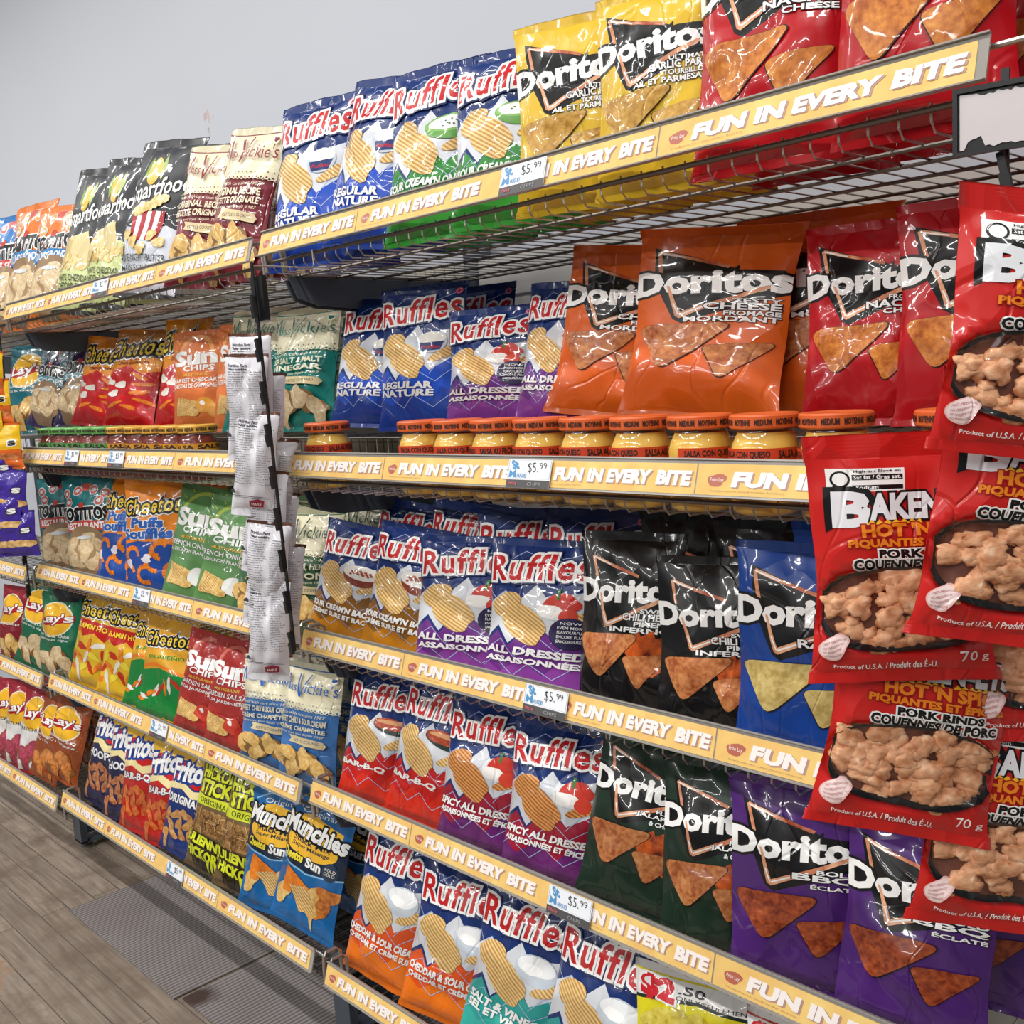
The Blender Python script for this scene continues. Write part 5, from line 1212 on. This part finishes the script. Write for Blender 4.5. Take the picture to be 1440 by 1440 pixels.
# x, y, z (top edge), yaw, roll, label
PACKS = [(.028, -.055, 1.266, 36, 2, 'highest, behind the clip strip'), (.040, -.075, 1.233, 40, 3, 'second from the top, under the highest one'), (.052, -.085, 1.145, 40, 8, 'third from the top'),
         (.040, -.070, 1.050, 38, 8, 'fourth, at the level of the second shelf strip'), (.058, -.085, .970, 42, 8, 'fifth, tilted, in front of the green kettle chips'), (.064, -.090, .880, 40, 5, 'lowest, in front of the third shelf strip'),
         (.012, -.040, 1.205, 60, 6, 'turned sideways low behind the second'), (.020, -.045, 1.100, 58, 10, 'turned sideways behind the third'), (.020, -.045, 1.010, 58, 8, 'turned sideways behind the fourth'), (.026, -.045, .925, 58, 8, 'turned sideways behind the fifth')]
for i, (x, y, z, yaw, roll, lb) in enumerate(PACKS):
    t = thing('snack_pack', 'white backed snack pack with nutrition text, ' + lb, 'snack pack', 'white backed packs on the clip strip', loc=(x-.010, y, z-HP-.006))
    t.rotation_euler = (Matrix.Rotation(math.radians(yaw), 4, 'Z') @ Matrix.Rotation(math.radians(roll), 4, 'Y')).to_euler()
    o = link('pouch', WPM[i % 3], t); o = link('top_seal', WSM[0], t); o.location = (0, 0, HP); link('bottom_seal', WSM[1], t)
def cracker_art(c1, c2, cr, word):
    def f():
        a = Art(); a.poly([(0, .42), (1, .42), (1, 1), (0, 1)], film(c1)); a.poly([(0, 0), (1, 0), (1, .42), (0, .42)], film(c2))
        a.ell(.3, .82, .2, film(c2)); a.text('s', (.78, .52, .9, .63), WH if c1 != 'e8b818' else BK, bold=.04, rot=5, outs=outl((BK if c1 != 'e8b818' else WH, .1)))
        for i in range(5): a.blob(.14+.18*i, .26, .13, .13, cr, seed=i, j=.15)
        return a.get(NU, NV)
    return f()
WC, HC = .14, .10
CY = pack_mesh('cracker_yellow', cracker_art('e8b818', 'd9641c', chipmat('cracker_orange', 'b8582c', 'e09a5c', scale=90), 'Cracks'), film('e8b818'), WC, HC, .03, 3)
CP = pack_mesh('cracker_purple', cracker_art('3c2690', '3c2690', chipmat('cracker_gold', 'c0904c', 'ecca94', scale=90), 'Cracks'), film('3c2690'), WC, HC, .03, 4)
CSY = [seal_mesh('cs', film('d9641c'), WC, .006, u, 3) for u in (True, False)]; CSP = [seal_mesh('cs', film('3c2690'), WC, .006, u, 3) for u in (True, False)]
CPK = [(-1.198, -.085, 1.250, 'y', 'highest'), (-1.190, -.075, 1.180, 'y', 'second from the top'), (-1.205, -.095, 1.120, 'y', 'third from the top'), (-1.168, -.070, 1.075, 'y', 'lowest'),
       (-1.198, -.085, 1.020, 'p', 'highest'), (-1.165, -.075, .965, 'p', 'second from the top'), (-1.170, -.085, .910, 'p', 'third from the top'), (-1.150, -.065, .862, 'p', 'lowest')]
for x, y, z, k, lb in CPK:
    t = thing('cracker_pack', '%s cracker pack at the far left, %s of its colour' % ('yellow' if k == 'y' else 'shiny purple', lb), 'snack pack', 'cracker packs on the far clip strip', loc=(x+.005, y, z-.045))
    t.rotation_euler = (Matrix.Rotation(math.radians(30), 4, 'Z') @ Matrix.Rotation(math.radians(R_.uniform(-3, 5)), 4, 'Y')).to_euler()
    me, ss = (CY, CSY) if k == 'y' else (CP, CSP)
    link('pouch', me, t); o = link('top_seal', ss[0], t); o.location = (0, 0, HC); link('bottom_seal', ss[1], t)
# ------------------------------------------------------------------ light
w = bpy.data.worlds.new('world'); S.world = w; w.use_nodes = True
w.node_tree.nodes['Background'].inputs[0].default_value = (.90, .94, 1.0, 1); w.node_tree.nodes['Background'].inputs[1].default_value = .16
def tube_light(name, loc, sx, sy, e):
    l = bpy.data.lights.new(name, 'AREA'); l.shape = 'RECTANGLE'; l.size = sx; l.size_y = sy; l.energy = e; l.color = (1, .975, .94)
    o = bpy.data.objects.new(name, l); COL.objects.link(o); o.location = loc; return o
for x in (-3.6, -2.1, -.6, .9, 2.4):
    tube_light('ceiling_tube_light', (x, -.75, 2.95), 1.2, .09, 21)
    tube_light('ceiling_tube_light', (x, -2.7, 2.95), 1.2, .09, 34)
    tube_light('ceiling_tube_light', (x, -4.7, 2.95), 1.2, .09, 44)
# ------------------------------------------------------------------ camera
yaw, pitch, roll, f = -.806082, -.126895, -.057904, 1444.89
fw = Vector((math.sin(yaw)*math.cos(pitch), math.cos(yaw)*math.cos(pitch), math.sin(pitch)))
r0 = Vector((math.cos(yaw), -math.sin(yaw), 0)); u0 = r0.cross(fw)
r2 = r0*math.cos(roll)+u0*math.sin(roll); u2 = -r0*math.sin(roll)+u0*math.cos(roll)
M = Matrix((r2, u2, -fw)).transposed().to_4x4(); M.translation = Vector((1.49574, -.91232, 1.16700))
cam = bpy.data.cameras.new('camera'); cam.sensor_width = 36; cam.lens = f/1440*36; cam.clip_start = .01
co = bpy.data.objects.new('camera', cam); COL.objects.link(co); co.matrix_world = M; S.camera = co
S.view_settings.view_transform = 'Standard'; S.view_settings.look = 'None'; S.view_settings.gamma = 1; S.view_settings.exposure = -.17
S.cycles.max_bounces = 6; S.cycles.transparent_max_bounces = 12; S.cycles.use_denoising = True
S.cycles.sample_clamp_indirect = 6
